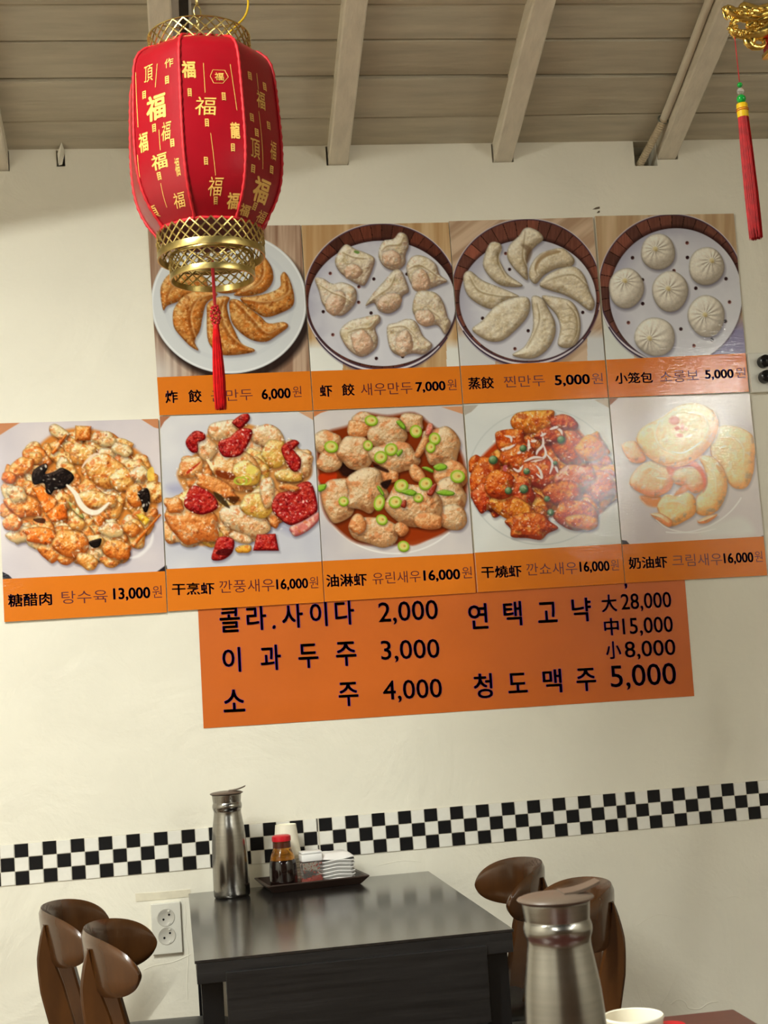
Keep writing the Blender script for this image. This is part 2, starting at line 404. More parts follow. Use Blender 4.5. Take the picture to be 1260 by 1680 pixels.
# ------------------------------------------------------------------ checkered tile border
strip = empty('trim_1', (0, 0, Z0-.38), 0, 'black and white checkered border of small square tiles along the wall', kind='structure')
SQ = .03351; S0, T0, U0 = -.4389, .5049, 1.1599; ZT, ZB = Z0-.3306, Z0-.4286; RH = (ZT-ZB)/3
MB().box((-.95, -.0012, ZB-.0006), (2.4, 0, ZT+.0006)).build('tile_backing', M['grout'], strip, world=True)
cols = []
for k in range(-13, 22): cols.append((S0+k*SQ, S0+(k+1)*SQ, k))
cols.append((S0+22*SQ, S0+22*SQ+.003, 22))
for k in range(-6, 17): cols.append((T0+k*SQ, T0+(k+1)*SQ, k))
cols.append((T0+17*SQ, 1.0990, 17)); cols.append((1.1002, U0-SQ, -2))
for k in range(-1, 34): cols.append((U0+k*SQ, U0+(k+1)*SQ, k))
tile_mesh = {}
def tile(w_, kind):
    key = (round(w_, 4), kind)
    if key not in tile_mesh:
        g = .0005; h = RH/2-g; ww = w_/2-g; d = .0022; b = min(.0006, ww*.3)
        vs = [(-ww, 0, -h), (ww, 0, -h), (ww, 0, h), (-ww, 0, h), (-ww+b, -d, -h+b), (ww-b, -d, -h+b), (ww-b, -d, h-b), (-ww+b, -d, h-b)]
        me = bpy.data.meshes.new('tile'); me.from_pydata(vs, [], [(4, 5, 6, 7), (0, 1, 5, 4), (1, 2, 6, 5), (2, 3, 7, 6), (3, 0, 4, 7), (3, 2, 1, 0)]); me.update()
        me.materials.append(M['black_tile' if kind else 'white_tile']); tile_mesh[key] = me
    return tile_mesh[key]
sh = random.Random(5)
for a, b, k in cols:
    if b < -.62 or a > 1.78: continue
    dz = sh.uniform(-.0006, .0006)
    for r in range(3):
        o = bpy.data.objects.new('tile', tile(b-a, (k+r) % 2 == 0)); col.objects.link(o); o.parent = strip
        o.location = ((a+b)/2, -.0009, ZT-RH*(r+.5)+dz-(Z0-.38))
# ================================================================== black table against the wall
TZ = Z0-.4811; TA = .0125
tb = empty('dining_table', (-.027, -.03, 0), TA, 'black wood-grain dining table pushed against the wall under the menu', 'table')
TWD, TDP = .5965, .8874
MB().box((0, -TDP, TZ-.0055), (TWD, 0, TZ), .0012).build('table_top', M['black_wood_top'], tb)
ap = MB()
ap.box((.003, -TDP+.001, TZ-.042), (TWD-.003, -TDP+.021, TZ-.0055), .001)
ap.box((.003, -.021, TZ-.042), (TWD-.003, -.001, TZ-.0055), .001)
ap.box((.003, -TDP+.021, TZ-.042), (.023, -.021, TZ-.0055), .001); ap.box((TWD-.023, -TDP+.021, TZ-.042), (TWD-.003, -.021, TZ-.0055), .001)
ap.build('apron', M['black_wood'], tb)
for x, y in ((.030, -TDP+.045), (TWD-.030, -TDP+.045), (.030, -.05), (TWD-.030, -.05)):
    s0, s1 = .020, .016
    lg = MB(); lg.add([(x+a*s1, y+b*s1, 0) for a, b in ((-1, -1), (1, -1), (1, 1), (-1, 1))]+[(x+a*s0, y+b*s0, TZ-.0055-.0365) for a, b in ((-1, -1), (1, -1), (1, 1), (-1, 1))],
                      [(0, 1, 2, 3), (4, 5, 6, 7), (0, 1, 5, 4), (1, 2, 6, 5), (2, 3, 7, 6), (3, 0, 4, 7)])
    lg.build('leg', M['black_plastic'], tb)
DM = Matrix.Translation((TWD/2, -TDP+.012, TZ-.036)) @ Matrix.Rotation(math.radians(3), 4, 'X')
dr = MB(); dr.box((-.243, -.016, -.128), (.243, -.001, .012), .001, DM)
d = dr.build('drawer_front', M['black_wood'], tb)
MB().box((-.232, .0, -.115), (.232, .42, -.012), 0, Matrix.Translation((TWD/2, -TDP+.024, TZ-.036))).build('drawer_box', M['black_wood'], tb)

# ================================================================== bentwood chairs
def rail_mesh():
    R, pm, H, th = .190, math.radians(66), .056, .013
    n, m = 44, 10; vs = []; fs = []; xc = 0.0
    for i in range(n+1):
        t = math.sin(PI/2*(-1+2*i/n)); ph = pm*t
        hh = H*max(0.0, 1-abs(t)**4.2)**.5
        for side in (0, 1):
            for j in range(m+1):
                s = -1+2*j/m
                # rounded upper and lower edge
                rr = R + (th/2 if side else -th/2)*math.sqrt(max(0.0, 1-abs(s)**6))
                z = .725+hh*s+.012*(1-abs(t)**2)
                back = -.10*(z-.725)
                vs.append((xc-rr*math.cos(ph)+back, rr*math.sin(ph), z))
    w_ = 2*(m+1)
    for i in range(n):
        for j in range(m):
            a = i*w_+j; fs.append((a, a+1, a+w_+1, a+w_))
            a = i*w_+m+1+j; fs.append((a, a+w_, a+w_+1, a+1))
        a = i*w_; fs.append((a, a+w_, a+w_+m+1, a+m+1)); a = i*w_+m; fs.append((a, a+m+1, a+w_+m+1, a+w_))
    return MB().add(vs, fs)
def slab(path, widths, thick):
    """flat wooden post: path of (x,z) at local y=0, width in the x-z plane, thickness along y"""
    pts = smooth_curve([(x, 0, z) for x, z in path], 6); n = len(pts)
    wd = np.interp(np.linspace(0, 1, n), np.linspace(0, 1, len(widths)), widths); L = []; Rr = []
    for i, p in enumerate(pts):
        t = (pts[min(i+1, n-1)]-pts[max(i-1, 0)]).normalized(); nn = Vector((-t.z, 0, t.x))
        L.append(p+nn*wd[i]/2); Rr.append(p-nn*wd[i]/2)
    vs = []; fs = []
    for a, b in zip(L, Rr):
        c = .004; dx = (b-a).normalized()*min(c, (b-a).length*.3)
        for q, y in ((a, -thick/2+c), (a+dx, -thick/2), (b-dx, -thick/2), (b, -thick/2+c), (b, thick/2-c), (b-dx, thick/2), (a+dx, thick/2), (a, thick/2-c)):
            vs.append((q.x, y, q.z))
    for i in range(n-1):
        for k in range(8):
            k2 = (k+1) % 8; fs.append((i*8+k, i*8+k2, i*8+8+k2, i*8+8+k))
    fs += [tuple(range(8)), tuple((n-1)*8+k for k in range(8))]
    return vs, fs
def make_chair():
    t = empty('dining_chair', (0, 0, 0))
    rail_mesh().build('backrest', M['brown_wood'], t, smooth=50)
    for sgn in (-1, 1):
        vs, fs = slab([(.010, 0.0), (.050, .22), (.058, .42), (.042, .53), (.018, .635), (.006, .70), (.006, .765)], [.034, .038, .046, .052, .050, .034, .004], .024)
        psi = math.radians(27)
        Mx = Matrix.Translation((-.203*math.cos(psi)-.004, sgn*.203*math.sin(psi), 0)) @ Matrix.Rotation(-sgn*math.radians(10), 4, 'Z')
        MB().add([Mx @ Vector(v) for v in vs], fs).build('rear_post', M['brown_wood'], t, smooth=40)
        MB().tube([(.185, sgn*.145, .460), (.193, sgn*.15, .2), (.2, sgn*.155, 0)], [.019, .017, .013], 12).build('front_leg', M['brown_wood'], t, smooth=50)
        MB().box((-.13, sgn*.130-.008, .395), (.182, sgn*.130+.008, .450), .003).build('side_rail', M['brown_wood'], t, smooth=40)
    MB().box((.176, -.135, .395), (.194, .135, .450), .003).build('front_rail', M['brown_wood'], t, smooth=40)
    # padded seat: rounded square cushion
    vs = []; fs = []; n, m = 48, 10
    prof = [(0.0, .510), (.6, .509), (.86, .505), (.96, .497), (1.0, .482), (.99, .463), (.96, .451), (.0, .451)]
    for k in range(n):
        a = 2*PI*k/n; cx_, sy_ = math.cos(a), math.sin(a); rr = .19/(abs(cx_)**4.5+abs(sy_)**4.5)**(1/4.5)
        for r, z in prof: vs.append((rr*r*cx_+.03, rr*r*sy_*.84, z))
    w_ = len(prof)
    for k in range(n):
        for j in range(w_-1): fs.append((k*w_+j, ((k+1) % n)*w_+j, ((k+1) % n)*w_+j+1, k*w_+j+1))
    b = MB().add(vs, fs); o = b.build('seat', M['vinyl'], t, smooth=50)
    bm = bmesh.new(); bm.from_mesh(o.data); bmesh.ops.remove_doubles(bm, verts=bm.verts[:], dist=1e-5); bm.to_mesh(o.data); bm.free()
    return t
chair0 = make_chair()
CH = [ # rail vertex in the picture, its height, facing
    ((65, 1491), .786, -.06, 'brown bentwood chair on the wall-socket side of the black table, closer to the wall'),
    ((134, 1526), .786, -.06, 'brown bentwood chair on the wall-socket side of the black table, farther from the wall'),
    ((889, 1414), .786, PI, 'brown bentwood chair across the table from the wall socket, closer to the wall'),
    ((1002, 1449), .786, PI-.04, 'brown bentwood chair across from the wall socket, farther from the wall, behind the steel jug'),
]
for i, ((px, py), zt, rz, lab) in enumerate(CH):
    c = chair0 if i == 0 else copy_tree(chair0)
    P = on_z(px, py, zt)
    off = Matrix.Rotation(rz, 3, 'Z') @ Vector((-.2015, 0, 0))
    c.location = (P.x-off.x, P.y-off.y, 0); c.rotation_euler = (0, 0, rz)
    tag(c, lab, 'chair', 'bentwood dining chairs around the black table')

# ================================================================== steel jugs
def jug(name, base, h, rz, label, lidw=None):
    k = h/.245
    t = empty(name, base, rz, label, 'jug', 'stainless steel water jugs')
    P = [(.0, .0), (.0400, .0), (.0425, .003), (.0435, .008), (.0432, .05), (.0425, .10), (.0395, .15), (.0350, .182), (.0330, .196), (.0332, .203), (.0352, .209), (.0356, .215), (.0342, .2205), (.0336, .222), (.0340, .226), (.0352, .2385), (.0352, .240)]
    pr = smooth_curve([(r, 0, z) for r, z in P[4:]], 4)
    prof = [(r*k, z*k) for r, z in P[:4]]+[(v.x*k, v.z*k) for v in pr]
    MB().lathe(prof, 56).build('body', M['steel'], t, smooth=40)
    L = [(0.0, .2490), (.020, .2486), (.034, .2468), (.0395, .2448), (.0402, .2436), (.0392, .2424), (.0345, .2400), (.0, .2400)]
    lid = MB().lathe([(r*k, z*k) for r, z in L], 48).build('lid', M['jug_lid'], t, smooth=45)
    # raised pouring flap
    fl = []
    n = 10
    for i in range(n+1):
        u = i/n; x = (.006+.040*u)*k; wd = (.0165-.005*u)*k; z = (.2488+.0085*u*u)*k
        for s, dz in ((-1, -.0028), (-1, .0), (1, .0), (1, -.0028)): fl.append((x, s*wd, z+dz*k+.0015*k))
    fs = [tuple(range(4)), tuple(n*4+j for j in range(4))]
    for i in range(n):
        for j in range(4): fs.append((i*4+j, i*4+(j+1) % 4, i*4+4+(j+1) % 4, i*4+4+j))
    MB().add(fl, fs).build('pour_flap', M['jug_lid'], lid)
    return t
jb = on_z(381, 1471, TZ)
jug('water_jug', (jb.x, jb.y, TZ+.0005), .242, -.10, 'brushed steel water jug with brown lid on the black table')

# ================================================================== condiment tray and what stands in it
def xy(px, py): p = on_z(px, py, TZ); return p
A = xy(449, 1466); B = xy(592, 1450)            # front corners of the tray floor
ang = math.atan2(B.y-A.y, B.x-A.x); W_ = (B-A).length; Dp = .132
tr = empty('condiment_tray', ((A.x+B.x)/2, (A.y+B.y)/2, TZ+.0005), ang, 'dark brown condiment tray holding sauce bottle, pepper shaker and dishes', 'tray')
vs = []
def rect(hx, y0, y1, z): return [(-hx, y0, z), (hx, y0, z), (hx, y1, z), (-hx, y1, z)]
fl_ = .014
vs = rect(W_/2, 0, Dp, 0)+rect(W_/2+fl_, -fl_, Dp+fl_, .020)+rect(W_/2+fl_+.004, -fl_-.004, Dp+fl_+.004, .0205)+rect(W_/2+fl_+.004, -fl_-.004, Dp+fl_+.004, .018)+rect(W_/2+fl_-.003, -fl_+.003, Dp+fl_-.003, .020)+rect(W_/2-.002, .002, Dp-.002, .0025)
fs = [(3, 2, 1, 0), (20, 21, 22, 23)]
def band(a, b): return [(a+i, a+(i+1) % 4, b+(i+1) % 4, b+i) for i in range(4)]
fs += band(0, 12)+band(12, 8)+band(8, 16)+band(16, 20)
MB().add(vs, fs).build('tray_dish', M['tray'], tr)
TR = world_of(tr)
def in_tray(x, y): return TR @ Vector((x, y, .003))
hw = W_/2
# soy sauce bottle
p = in_tray(-hw+.032, .030)
sb = empty('soy_sauce_bottle', p, 0, 'glass bottle of dark soy sauce with red cap in the tray', 'bottle')
glass = pbr('amber_glass', srgb(214, 150, 50), rough=.04, trans=.92, var=.02, ior=1.45)
Pb = [(.0, .0), (.029, .0), (.0325, .004), (.0335, .02), (.0330, .05), (.0290, .074), (.0235, .090), (.0215, .096), (.0215, .112)]
pr = smooth_curve([(r, 0, z) for r, z in Pb[2:]], 4)
gp = [(v.x, v.z) for v in pr if v.z > .0695]
MB().lathe([(.0, .0692), (gp[0][0], .0692)]+gp, 40).build('glass', glass, sb, smooth=40)
Ps = [(.0, .0), (.029, .0)]+[(v.x, v.z) for v in pr if v.z <= .069]+[(.0300, .069), (.0, .069)]
MB().lathe(Ps, 40).build('soy_sauce', pbr('soy_sauce', srgb(22, 10, 8), rough=.08, var=.2, coat=.5), sb, smooth=40)
MB().lathe([(.0, .1125), (.0214, .1125), (.0219, .0975), (.0, .0975)], 40).build('neck_band', pbr('brown_neck', srgb(74, 30, 14), rough=.3), sb, smooth=40)
cp = [(.0, .127), (.018, .127), (.0225, .1245), (.0230, .119), (.0226, .113), (.0, .113)]
MB().lathe(cp, 40).build('cap', M['red_cap'], sb, smooth=40)
# stack of paper cups standing upside down behind
q0 = in_tray(-hw+.058, .099)
ncup = 11; pitch_ = .0068
prof_c = [(.0352, .0), (.0362, .0012), (.0362, .0028), (.0350, .0036), (.0340, .0040), (.0255, .0760), (.0250, .0762), (.0242, .0735), (.0, .0735)]
cup_me = None
for i in range(ncup):
    o = MB().lathe(prof_c, 32, cap=False).build('paper_cup', M['paper'], None, smooth=40) if cup_me is None else bpy.data.objects.new('paper_cup', cup_me)
    if cup_me is None: cup_me = o.data
    else: col.objects.link(o)
    o.location = (q0.x, q0.y, q0.z+i*pitch_)
    tag(o, ('topmost cup of the upside-down paper cup stack behind the soy sauce' if i == ncup-1 else 'white paper cup nested in the upside-down stack behind the soy sauce bottle'), 'paper cup', 'stacked paper cups in the tray')
# pepper shaker: clear square jar with white lid
p = in_tray(-.008, .022)
ps = empty('chili_powder_shaker', p, ang, 'clear square shaker of red chili powder with white lid', 'shaker')
clear = pbr('clear_plastic', srgb(240, 236, 232), rough=.08, trans=.95, var=.01, ior=1.35)
MB().box((-.0245, -.018, 0), (.0245, .018, .060), .004).build('jar', clear, ps, smooth=40)
chil = pbr('chili_powder', srgb(190, 62, 38), rough=.8, var=.4, scale=120, bump=.5, bscale=200)
vs = []; n = 10
MB().add([(-.0228, -.0165, .002), (.0228, -.0165, .002), (.0228, .0165, .002), (-.0228, .0165, .002), (-.0228, -.0165, .012), (.0228, -.0165, .022), (.0228, .0165, .026), (-.0228, .0165, .016)],
         [(0, 1, 2, 3), (4, 5, 6, 7), (0, 1, 5, 4), (1, 2, 6, 5), (2, 3, 7, 6), (3, 0, 4, 7)]).build('chili_powder', chil, ps)
du = MB(); rr = random.Random(11)
for _ in range(150):
    u, zz = rr.uniform(-.022, .022), rr.uniform(.012, .056)
    if rr.random() > .35+.65*abs(zz-.032)/.03: continue
    s = rr.uniform(.0006, .0016); du.add([(u-s, -.0168, zz-s), (u+s, -.0168, zz-s*.6), (u+s*.7, -.0168, zz+s*1.5), (u-s, -.0168, zz+s)], [(0, 1, 2, 3)])
tag(du.build('clinging_powder', chil, ps), kind='stuff')
ld = MB(); ld.box((-.0255, -.019, .0603), (.0255, .019, .078), .003); ld.box((-.0252, -.0187, .0782), (.0252, .0187, .084), .0025)
ld.build('lid', M['melamine'], ps, smooth=40)
# stack of small white dishes, wavy rims
nd = 6; dish_me = None
p = in_tray(hw-.052, .048)
for i in range(nd):
    if dish_me is None:
        vs = []; fs = []; n = 48
        rings = [(.0, .0), (.55, .0), (.72, .002), (1.0, .0125), (1.015, .0135), (.985, .0150), (.70, .0048), (.0, .0040)]
        for k in range(n):
            a = 2*PI*k/n; c_, s_ = math.cos(a), math.sin(a); R0 = .046/(abs(c_)**5+abs(s_)**5)**.2
            wav = .0018*math.cos(4*a)
            for r, z in rings: vs.append((R0*r*c_*1.0, R0*r*s_*.92, z+wav*r*r))
        w2 = len(rings)
        for k in range(n):
            for j in range(w2-1): fs.append((k*w2+j, ((k+1) % n)*w2+j, ((k+1) % n)*w2+j+1, k*w2+j+1))
        o = MB().add(vs, fs).build('sauce_dish', M['melamine'], None, smooth=50); dish_me = o.data
        bm = bmesh.new(); bm.from_mesh(dish_me); bmesh.ops.remove_doubles(bm, verts=bm.verts[:], dist=1e-5); bm.to_mesh(dish_me); bm.free()
    else:
        o = bpy.data.objects.new('sauce_dish', dish_me); col.objects.link(o)
    top = i == nd-1
    o.location = (p.x+(.0006*((i*7) % 3-1)), p.y, p.z+i*.0085); o.rotation_euler = (0, 0, ang+.03*((i*5) % 3-1))
    if top:
        o.rotation_euler = (math.radians(0), 0, ang)
    tag(o, 'white square sauce dish in the stack beside the chili shaker', 'dish', 'stacked sauce dishes in the tray')
# one dish turned over on top of the stack
o = bpy.data.objects.new('sauce_dish', dish_me); col.objects.link(o)
o.location = (p.x, p.y, p.z+5*.0085+.0310); o.rotation_euler = (PI, 0, ang)
tag(o, 'white square sauce dish turned over on top of the dish stack', 'dish', 'stacked sauce dishes in the tray')

# ================================================================== wall sockets
Yp = -.011
def socket_plate(corners, name, label, thick=.011):
    c = [on_y(px, py, -thick) for px, py in corners]     # TL TR BR BL
    ctr = sum(c, Vector())/4
    t = empty(name, (ctr.x, 0, ctr.z), 0, label, 'socket')
    w_, h_ = (c[1].x-c[0].x+c[2].x-c[3].x)/2, (c[0].z-c[3].z+c[1].z-c[2].z)/2
    MB().box((-w_/2, -thick, -h_/2), (w_/2, 0, h_/2), .002).build('plate', M['white_plastic'], t)
    return t, w_, h_
so, w_, h_ = socket_plate([(247, 1483), (296, 1479.5), (299.5, 1563), (250, 1567.5)], 'double_wall_socket', 'white double power socket on the wall beside the black table')
for zc in (.0258, -.0178):
    r = .0190
    ring_p = [(r, -.0112), (r+.0015, -.0126), (r+.003, -.0112)]
    # recessed round well seen as a cup sunk into a raised ring
    Mx = Matrix.Rotation(PI/2, 4, 'X')
    b = MB(); b.lathe([(r+.0028, 0.0), (r+.0016, .0012), (r-.0002, .0012), (r-.0016, .0001), (.0, .0001)], 36)
    b.v = [(x, -.0111-z, zc+y) for x, y, z in b.v]
    well = b.build('socket_well', pbr('socket_shadow_grey', srgb(196, 192, 182), rough=.4), so, smooth=40)
    for dx, dz in ((-.0062, -.0042), (.0078, .0062)):
        h = MB().lathe([(.0026, 0), (.0026, .0006), (0, .0006)], 14); h.v = [(x+dx, -.0112-z, zc+y+dz) for x, y, z in h.v]
        h.build('pin_hole', M['black_plastic'], well)
    for s in (-1, 1):
        g = MB().box((.007-.0025, -.0135, zc+s*.0150-.0022), (.007+.0025, -.0112, zc+s*.0150+.0022), .0005); g.build('earth_clip', M['white_plastic'], well)
so2, w2_, h2_ = socket_plate([(1229.5, 581), (1276, 576), (1279, 641), (1231.5, 645.5)], 'plug_socket', 'white wall socket with two black round plugs beside the soup bun poster', .014)
so2['category'] = 'socket'
for (px, py) in ((1251.5, 594.5), (1253.5, 619.5)):
    P = on_y(px, py, -.014)-Vector(so2.location)
    b = MB().lathe([(.0, .0), (.0172, .0), (.0176, .012), (.0165, .022), (.012, .026), (.0, .027)], 28); b.v = [(P.x+x, -.014-z, P.z+y) for x, y, z in b.v]
    b.build('black_plug', M['black_plastic'], so2, smooth=40)
# strip of old tape left above the socket
q = [on_y(222, 1466, -.0012), on_y(258, 1464, -.0016), on_y(312, 1459, -.0012), on_y(313, 1471, -.0012), on_y(262, 1476, -.0016), on_y(223, 1479.5, -.0012)]
tp = empty('tape_strip', (q[0].x, 0, q[0].z), 0, 'strip of old painted-over tape on the wall above the double socket', 'tape')
b = MB().add(list(q)+[Vector((v.x, 0, v.z)) for v in q], [(0, 1, 2, 3, 4, 5), (6, 7, 8, 9, 10, 11)]+[(i, (i+1) % 6, 6+(i+1) % 6, 6+i) for i in range(6)])
b.build('tape_body', M['tape'], tp, world=True)

# ================================================================== the table this side, its jug, cup and sauce bottle
rw = pbr('dark_red_wood_laminate', srgb(92, 54, 48), rough=.3, var=.25, scale=6, stretch=(2, 20, 1), spec=.5)
c0 = on_z(1204, 1655, TZ); c1 = on_z(1092, 1667, TZ)
dirx = Vector((c1.x-c0.x, c1.y-c0.y, 0)).normalized(); e2 = on_z(1228, 1680, TZ); diry = Vector((e2.x-c0.x, e2.y-c0.y, 0)).normalized()
diry = (diry - dirx*diry.dot(dirx)); diry = diry.normalized()
ft = empty('red_brown_table', (c0.x, c0.y, 0), math.atan2(-dirx.y, -dirx.x), 'dark red-brown table with a steel jug and a paper cup on it', 'table')
L_, D_ = .75, 1.15
MB().box((-L_, -D_, TZ-.03), (0, 0, TZ), .003).build('table_top', rw, ft)
for x in (-L_+.06, -.06):
    for y in (-D_+.06, -.06):
        MB().box((x-.02, y-.02, 0), (x+.02, y+.02, TZ-.03), .003).build('leg', M['black_plastic'], ft)
# jug: its lid shows at (910, 1472), so its foot is set by its height
hj = .245
pj = on_z(911, 1472, TZ+hj)
jug('water_jug', (pj.x, pj.y, TZ+.0005), hj, -.02, 'steel water jug with brown lid standing on the red-brown table beside a paper cup')
pc = on_z(1039, 1667, TZ+.078)
cupf = empty('paper_cup', (pc.x, pc.y, TZ+.0005), 0, 'single white paper cup standing beside the jug on the red-brown table', 'paper cup')
rimr = .0345
MB().lathe([(.0, .003), (.0240, .003), (.0246, .0), (.0252, .0), (.0338, .0742), (.0348, .0755), (.0350, .0775), (.0340, .0790), (.0328, .0780), (.0326, .0755), (.0240, .006), (.0, .006)], 44).build('cup_wall', M['paper'], cupf, smooth=40)
pr_ = on_z(1106, 1686, TZ+.062)
rb = empty('chili_oil_jar', (pr_.x, pr_.y+.012, TZ+.0005), 0, 'low red-capped jar beside the paper cup on the red-brown table', 'jar')
MB().lathe([(.0, .0), (.019, .0), (.021, .003), (.021, .040), (.017, .046), (.0, .046)], 32).build('jar_body', pbr('dark_jar', srgb(70, 20, 16), rough=.2), rb, smooth=40)
MB().lathe([(.0, .0625), (.017, .0625), (.019, .060), (.019, .0465), (.0, .0465)], 32).build('jar_cap', M['red_cap'], rb, smooth=40)
# ================================================================== fluorescent troughs (out of the frame, they light the room)
trough_m = pbr('white_enamel_trough', srgb(230, 230, 226), rough=.35, var=.03)
tube_m = bpy.data.materials.new('lit_tube'); tube_m.use_nodes = True
tube_m.node_tree.nodes['Principled BSDF'].inputs['Emission Color'].default_value = LIGHT_COL+(1,)
tube_m.node_tree.nodes['Principled BSDF'].inputs['Emission Strength'].default_value = 3.0
tube_labels = ['long white fluorescent trough hung near the red lantern', 'white fluorescent trough at the rear of the room']
for (p, yw, ln_, e), lab in zip(LAMPS, tube_labels):
    t = empty('fluorescent_trough', p, yw, lab, 'lamp', 'fluorescent troughs')
    a, d, h = .10, .0272, ln_/2+.06; b = MB()
    prof = [(-a, -d), (-a, .03), (-.05, .055), (.05, .055), (a, .03), (a, -d), (a-.004, -d), (a-.004, .027), (.048, .05), (-.048, .05), (-a+.004, .027), (-a+.004, -d)]
    n = len(prof); vs = [(x, y, z) for x in (-h, h) for y, z in prof]
    b.add(vs, [tuple(range(n)), tuple(range(n, 2*n))]+[(i, (i+1) % n, n+(i+1) % n, n+i) for i in range(n)])
    b.box((-h, -a, -d), (-h+.004, a, .03)); b.box((h-.004, -a, -d), (h, a, .03))
    b.build('trough', trough_m, t)
    MB().tube([(-h+.05, 0, .022), (h-.05, 0, .022)], .014, 12).build('tube', tube_m, t, smooth=50)
    for x in (-h+.3, h-.3):
        L = ceil_z(p[1] if p[1] > YR/2 else YR-p[1])-p[2]
        MB().tube([(x, 0, .05), (x, 0, L-.04)], .003, 6).build('hanger', M['brass'], t)

for (p, ln_, e), lab in zip(TUBES, ('bare fluorescent tube on a batten hung nearer the gilded lantern', 'bare fluorescent tube on a batten at the rear of the room')):
    t = empty('fluorescent_batten', p, 0, lab, 'lamp', 'bare fluorescent battens'); h = ln_/2
    em = bpy.data.materials.new('lit_bare_tube'); em.use_nodes = True; bs = em.node_tree.nodes['Principled BSDF']
    bs.inputs['Emission Color'].default_value = LIGHT_COL+(1,); bs.inputs['Emission Strength'].default_value = e
    MB().tube([(0, -h, 0), (0, h, 0)], .019, 14).build('tube', em, t, smooth=50)
    MB().box((-.03, -h-.03, .03), (.03, h+.03, .08)).build('batten', trough_m, t)
    for y in (-h-.005, h+.005): MB().box((-.02, y-.012, -.018), (.02, y+.012, .03)).build('tube_holder', trough_m, t)
    for y in (-h+.2, h-.2):
        yy = p[1]+y; L = ceil_z(yy if yy > YR/2 else YR-yy)-p[2]
        MB().tube([(0, y, .08), (0, y, L-.04)], .003, 6).build('hanger', M['brass'], t)
# ================================================================== text as flat shapes
_text_cache = {}
def text_mesh(s, bold=0.0, thin=0.0, shear=0.0):
    """2-D vertices and faces of a string in the built-in font; bold = shifted copies"""
    key = (s, bold, thin, shear)
    if key in _text_cache: return _text_cache[key]
    cu = bpy.data.curves.new('lettering', 'FONT'); cu.body = s; cu.size = 1.0; cu.resolution_u = 3; cu.offset = -thin; cu.shear = shear
    o = bpy.data.objects.new('lettering', cu); col.objects.link(o)
    bpy.context.view_layer.update()
    dg = bpy.context.evaluated_depsgraph_get(); me = bpy.data.meshes.new_from_object(o.evaluated_get(dg))
    v = np.zeros(len(me.vertices)*3); me.vertices.foreach_get('co', v); v = v.reshape(-1, 3)[:, :2]
    f = [tuple(p.vertices) for p in me.polygons]
    bpy.data.objects.remove(o); bpy.data.curves.remove(cu); bpy.data.meshes.remove(me)
    if bold > 0:
        V = []; Fc = []
        for k in range(6):
            a = 2*PI*k/6; b = len(V)*len(v)
            V.append(v+np.array([math.cos(a), math.sin(a)*.7])*bold); Fc += [tuple(i+b for i in q) for q in f]
        v = np.concatenate(V); f = Fc
    _text_cache[key] = (v, f); return v, f
def text_box(s, bold=0.0, thin=0.0, shear=0.0):
    """same, scaled so that the ink fills 0..1 x 0..1 (commas hang below, digits set the height)"""
    v, f = text_mesh(s, bold, thin, shear)
    x0, x1 = v[:, 0].min(), v[:, 0].max()
    ref = v
    if any(c.isdigit() for c in s): ref = text_mesh('0', bold, thin, shear)[0]
    y0, y1 = ref[:, 1].min(), ref[:, 1].max()
    return np.stack([(v[:, 0]-x0)/(x1-x0), (v[:, 1]-y0)/(y1-y0)], 1), f

# ================================================================== octagonal red lantern
LY = -1.27
LA = on_y(337, 250, LY)                       # a point on the lantern's axis
LS = depth(LA)/F_PX                            # metres per picture pixel there
def lz(py): return z_at((LA.x, LA.y), py)
ln = empty('red_lantern', (LA.x, LA.y, lz(457)), 0, 'large octagonal red lantern with gold characters and brass filigree rings', 'lantern')
to_cam = math.atan2(CAM.y-LA.y, CAM.x-LA.x)
PHI = to_cam + math.radians(7) + 0
prof_px = [(94, 82), (99, 95), (107, 107), (120, 116.5), (140, 121.5), (175, 124), (215, 126), (255, 127), (290, 125.5), (318, 121), (340, 113.5), (358, 104), (372, 94), (384, 85)]
prof = [(Vector((r*LS, 0, lz(y)))) for y, r in prof_px]
prof = smooth_curve(prof, 3); PN = len(prof)
arc = [0.0]
for i in range(1, PN): arc.append(arc[-1]+(prof[i]-prof[i-1]).length)
def lan_pt(panel, u, v, off=0.0):
    """panel 0 faces the room; u 0..1 across from its left edge, v 0..1 from top to bottom along the skin"""
    s = v*arc[-1]; i = max(0, min(PN-2, int(np.searchsorted(arc, s))-1)); t = (s-arc[i])/(arc[i+1]-arc[i])
    p = prof[i].lerp(prof[i+1], t); tg = (prof[i+1]-prof[i]).normalized()
    a0 = PHI+PI/4*(panel-.5); a1 = a0+PI/4; am = (a0+a1)/2
    A = Vector((LA.x+p.x*math.cos(a0), LA.y+p.x*math.sin(a0), p.z)); B = Vector((LA.x+p.x*math.cos(a1), LA.y+p.x*math.sin(a1), p.z))
    rad = Vector((math.cos(am), math.sin(am), 0)); nrm = (rad*(-tg.z) + Vector((0, 0, tg.x))).normalized()
    bulge = .018*p.x*4*u*(1-u)
    return A.lerp(B, u)+rad*bulge+nrm*off
panels = []
for k in range(8):
    vs = []; fs = []; nu = 6
    for i in range(PN):
        for j in range(nu+1): vs.append(lan_pt(k, j/nu, arc[i]/arc[-1]))
    for i in range(PN-1):
        for j in range(nu): a = i*(nu+1)+j; fs.append((a, a+1, a+nu+2, a+nu+1))
    panels.append(MB().add(vs, fs).build('panel', M['red_cloth'], ln, world=True, smooth=60))
for k in range(8):
    pts = [lan_pt(k, 0, t, .001) for t in np.linspace(0.0, 1.0, 60)]
    MB().tube(pts, [.0026+.0007*math.sin(i*2.3) for i in range(60)], 7).build('rib_cord', M['red_cord'], ln, world=True, smooth=60)
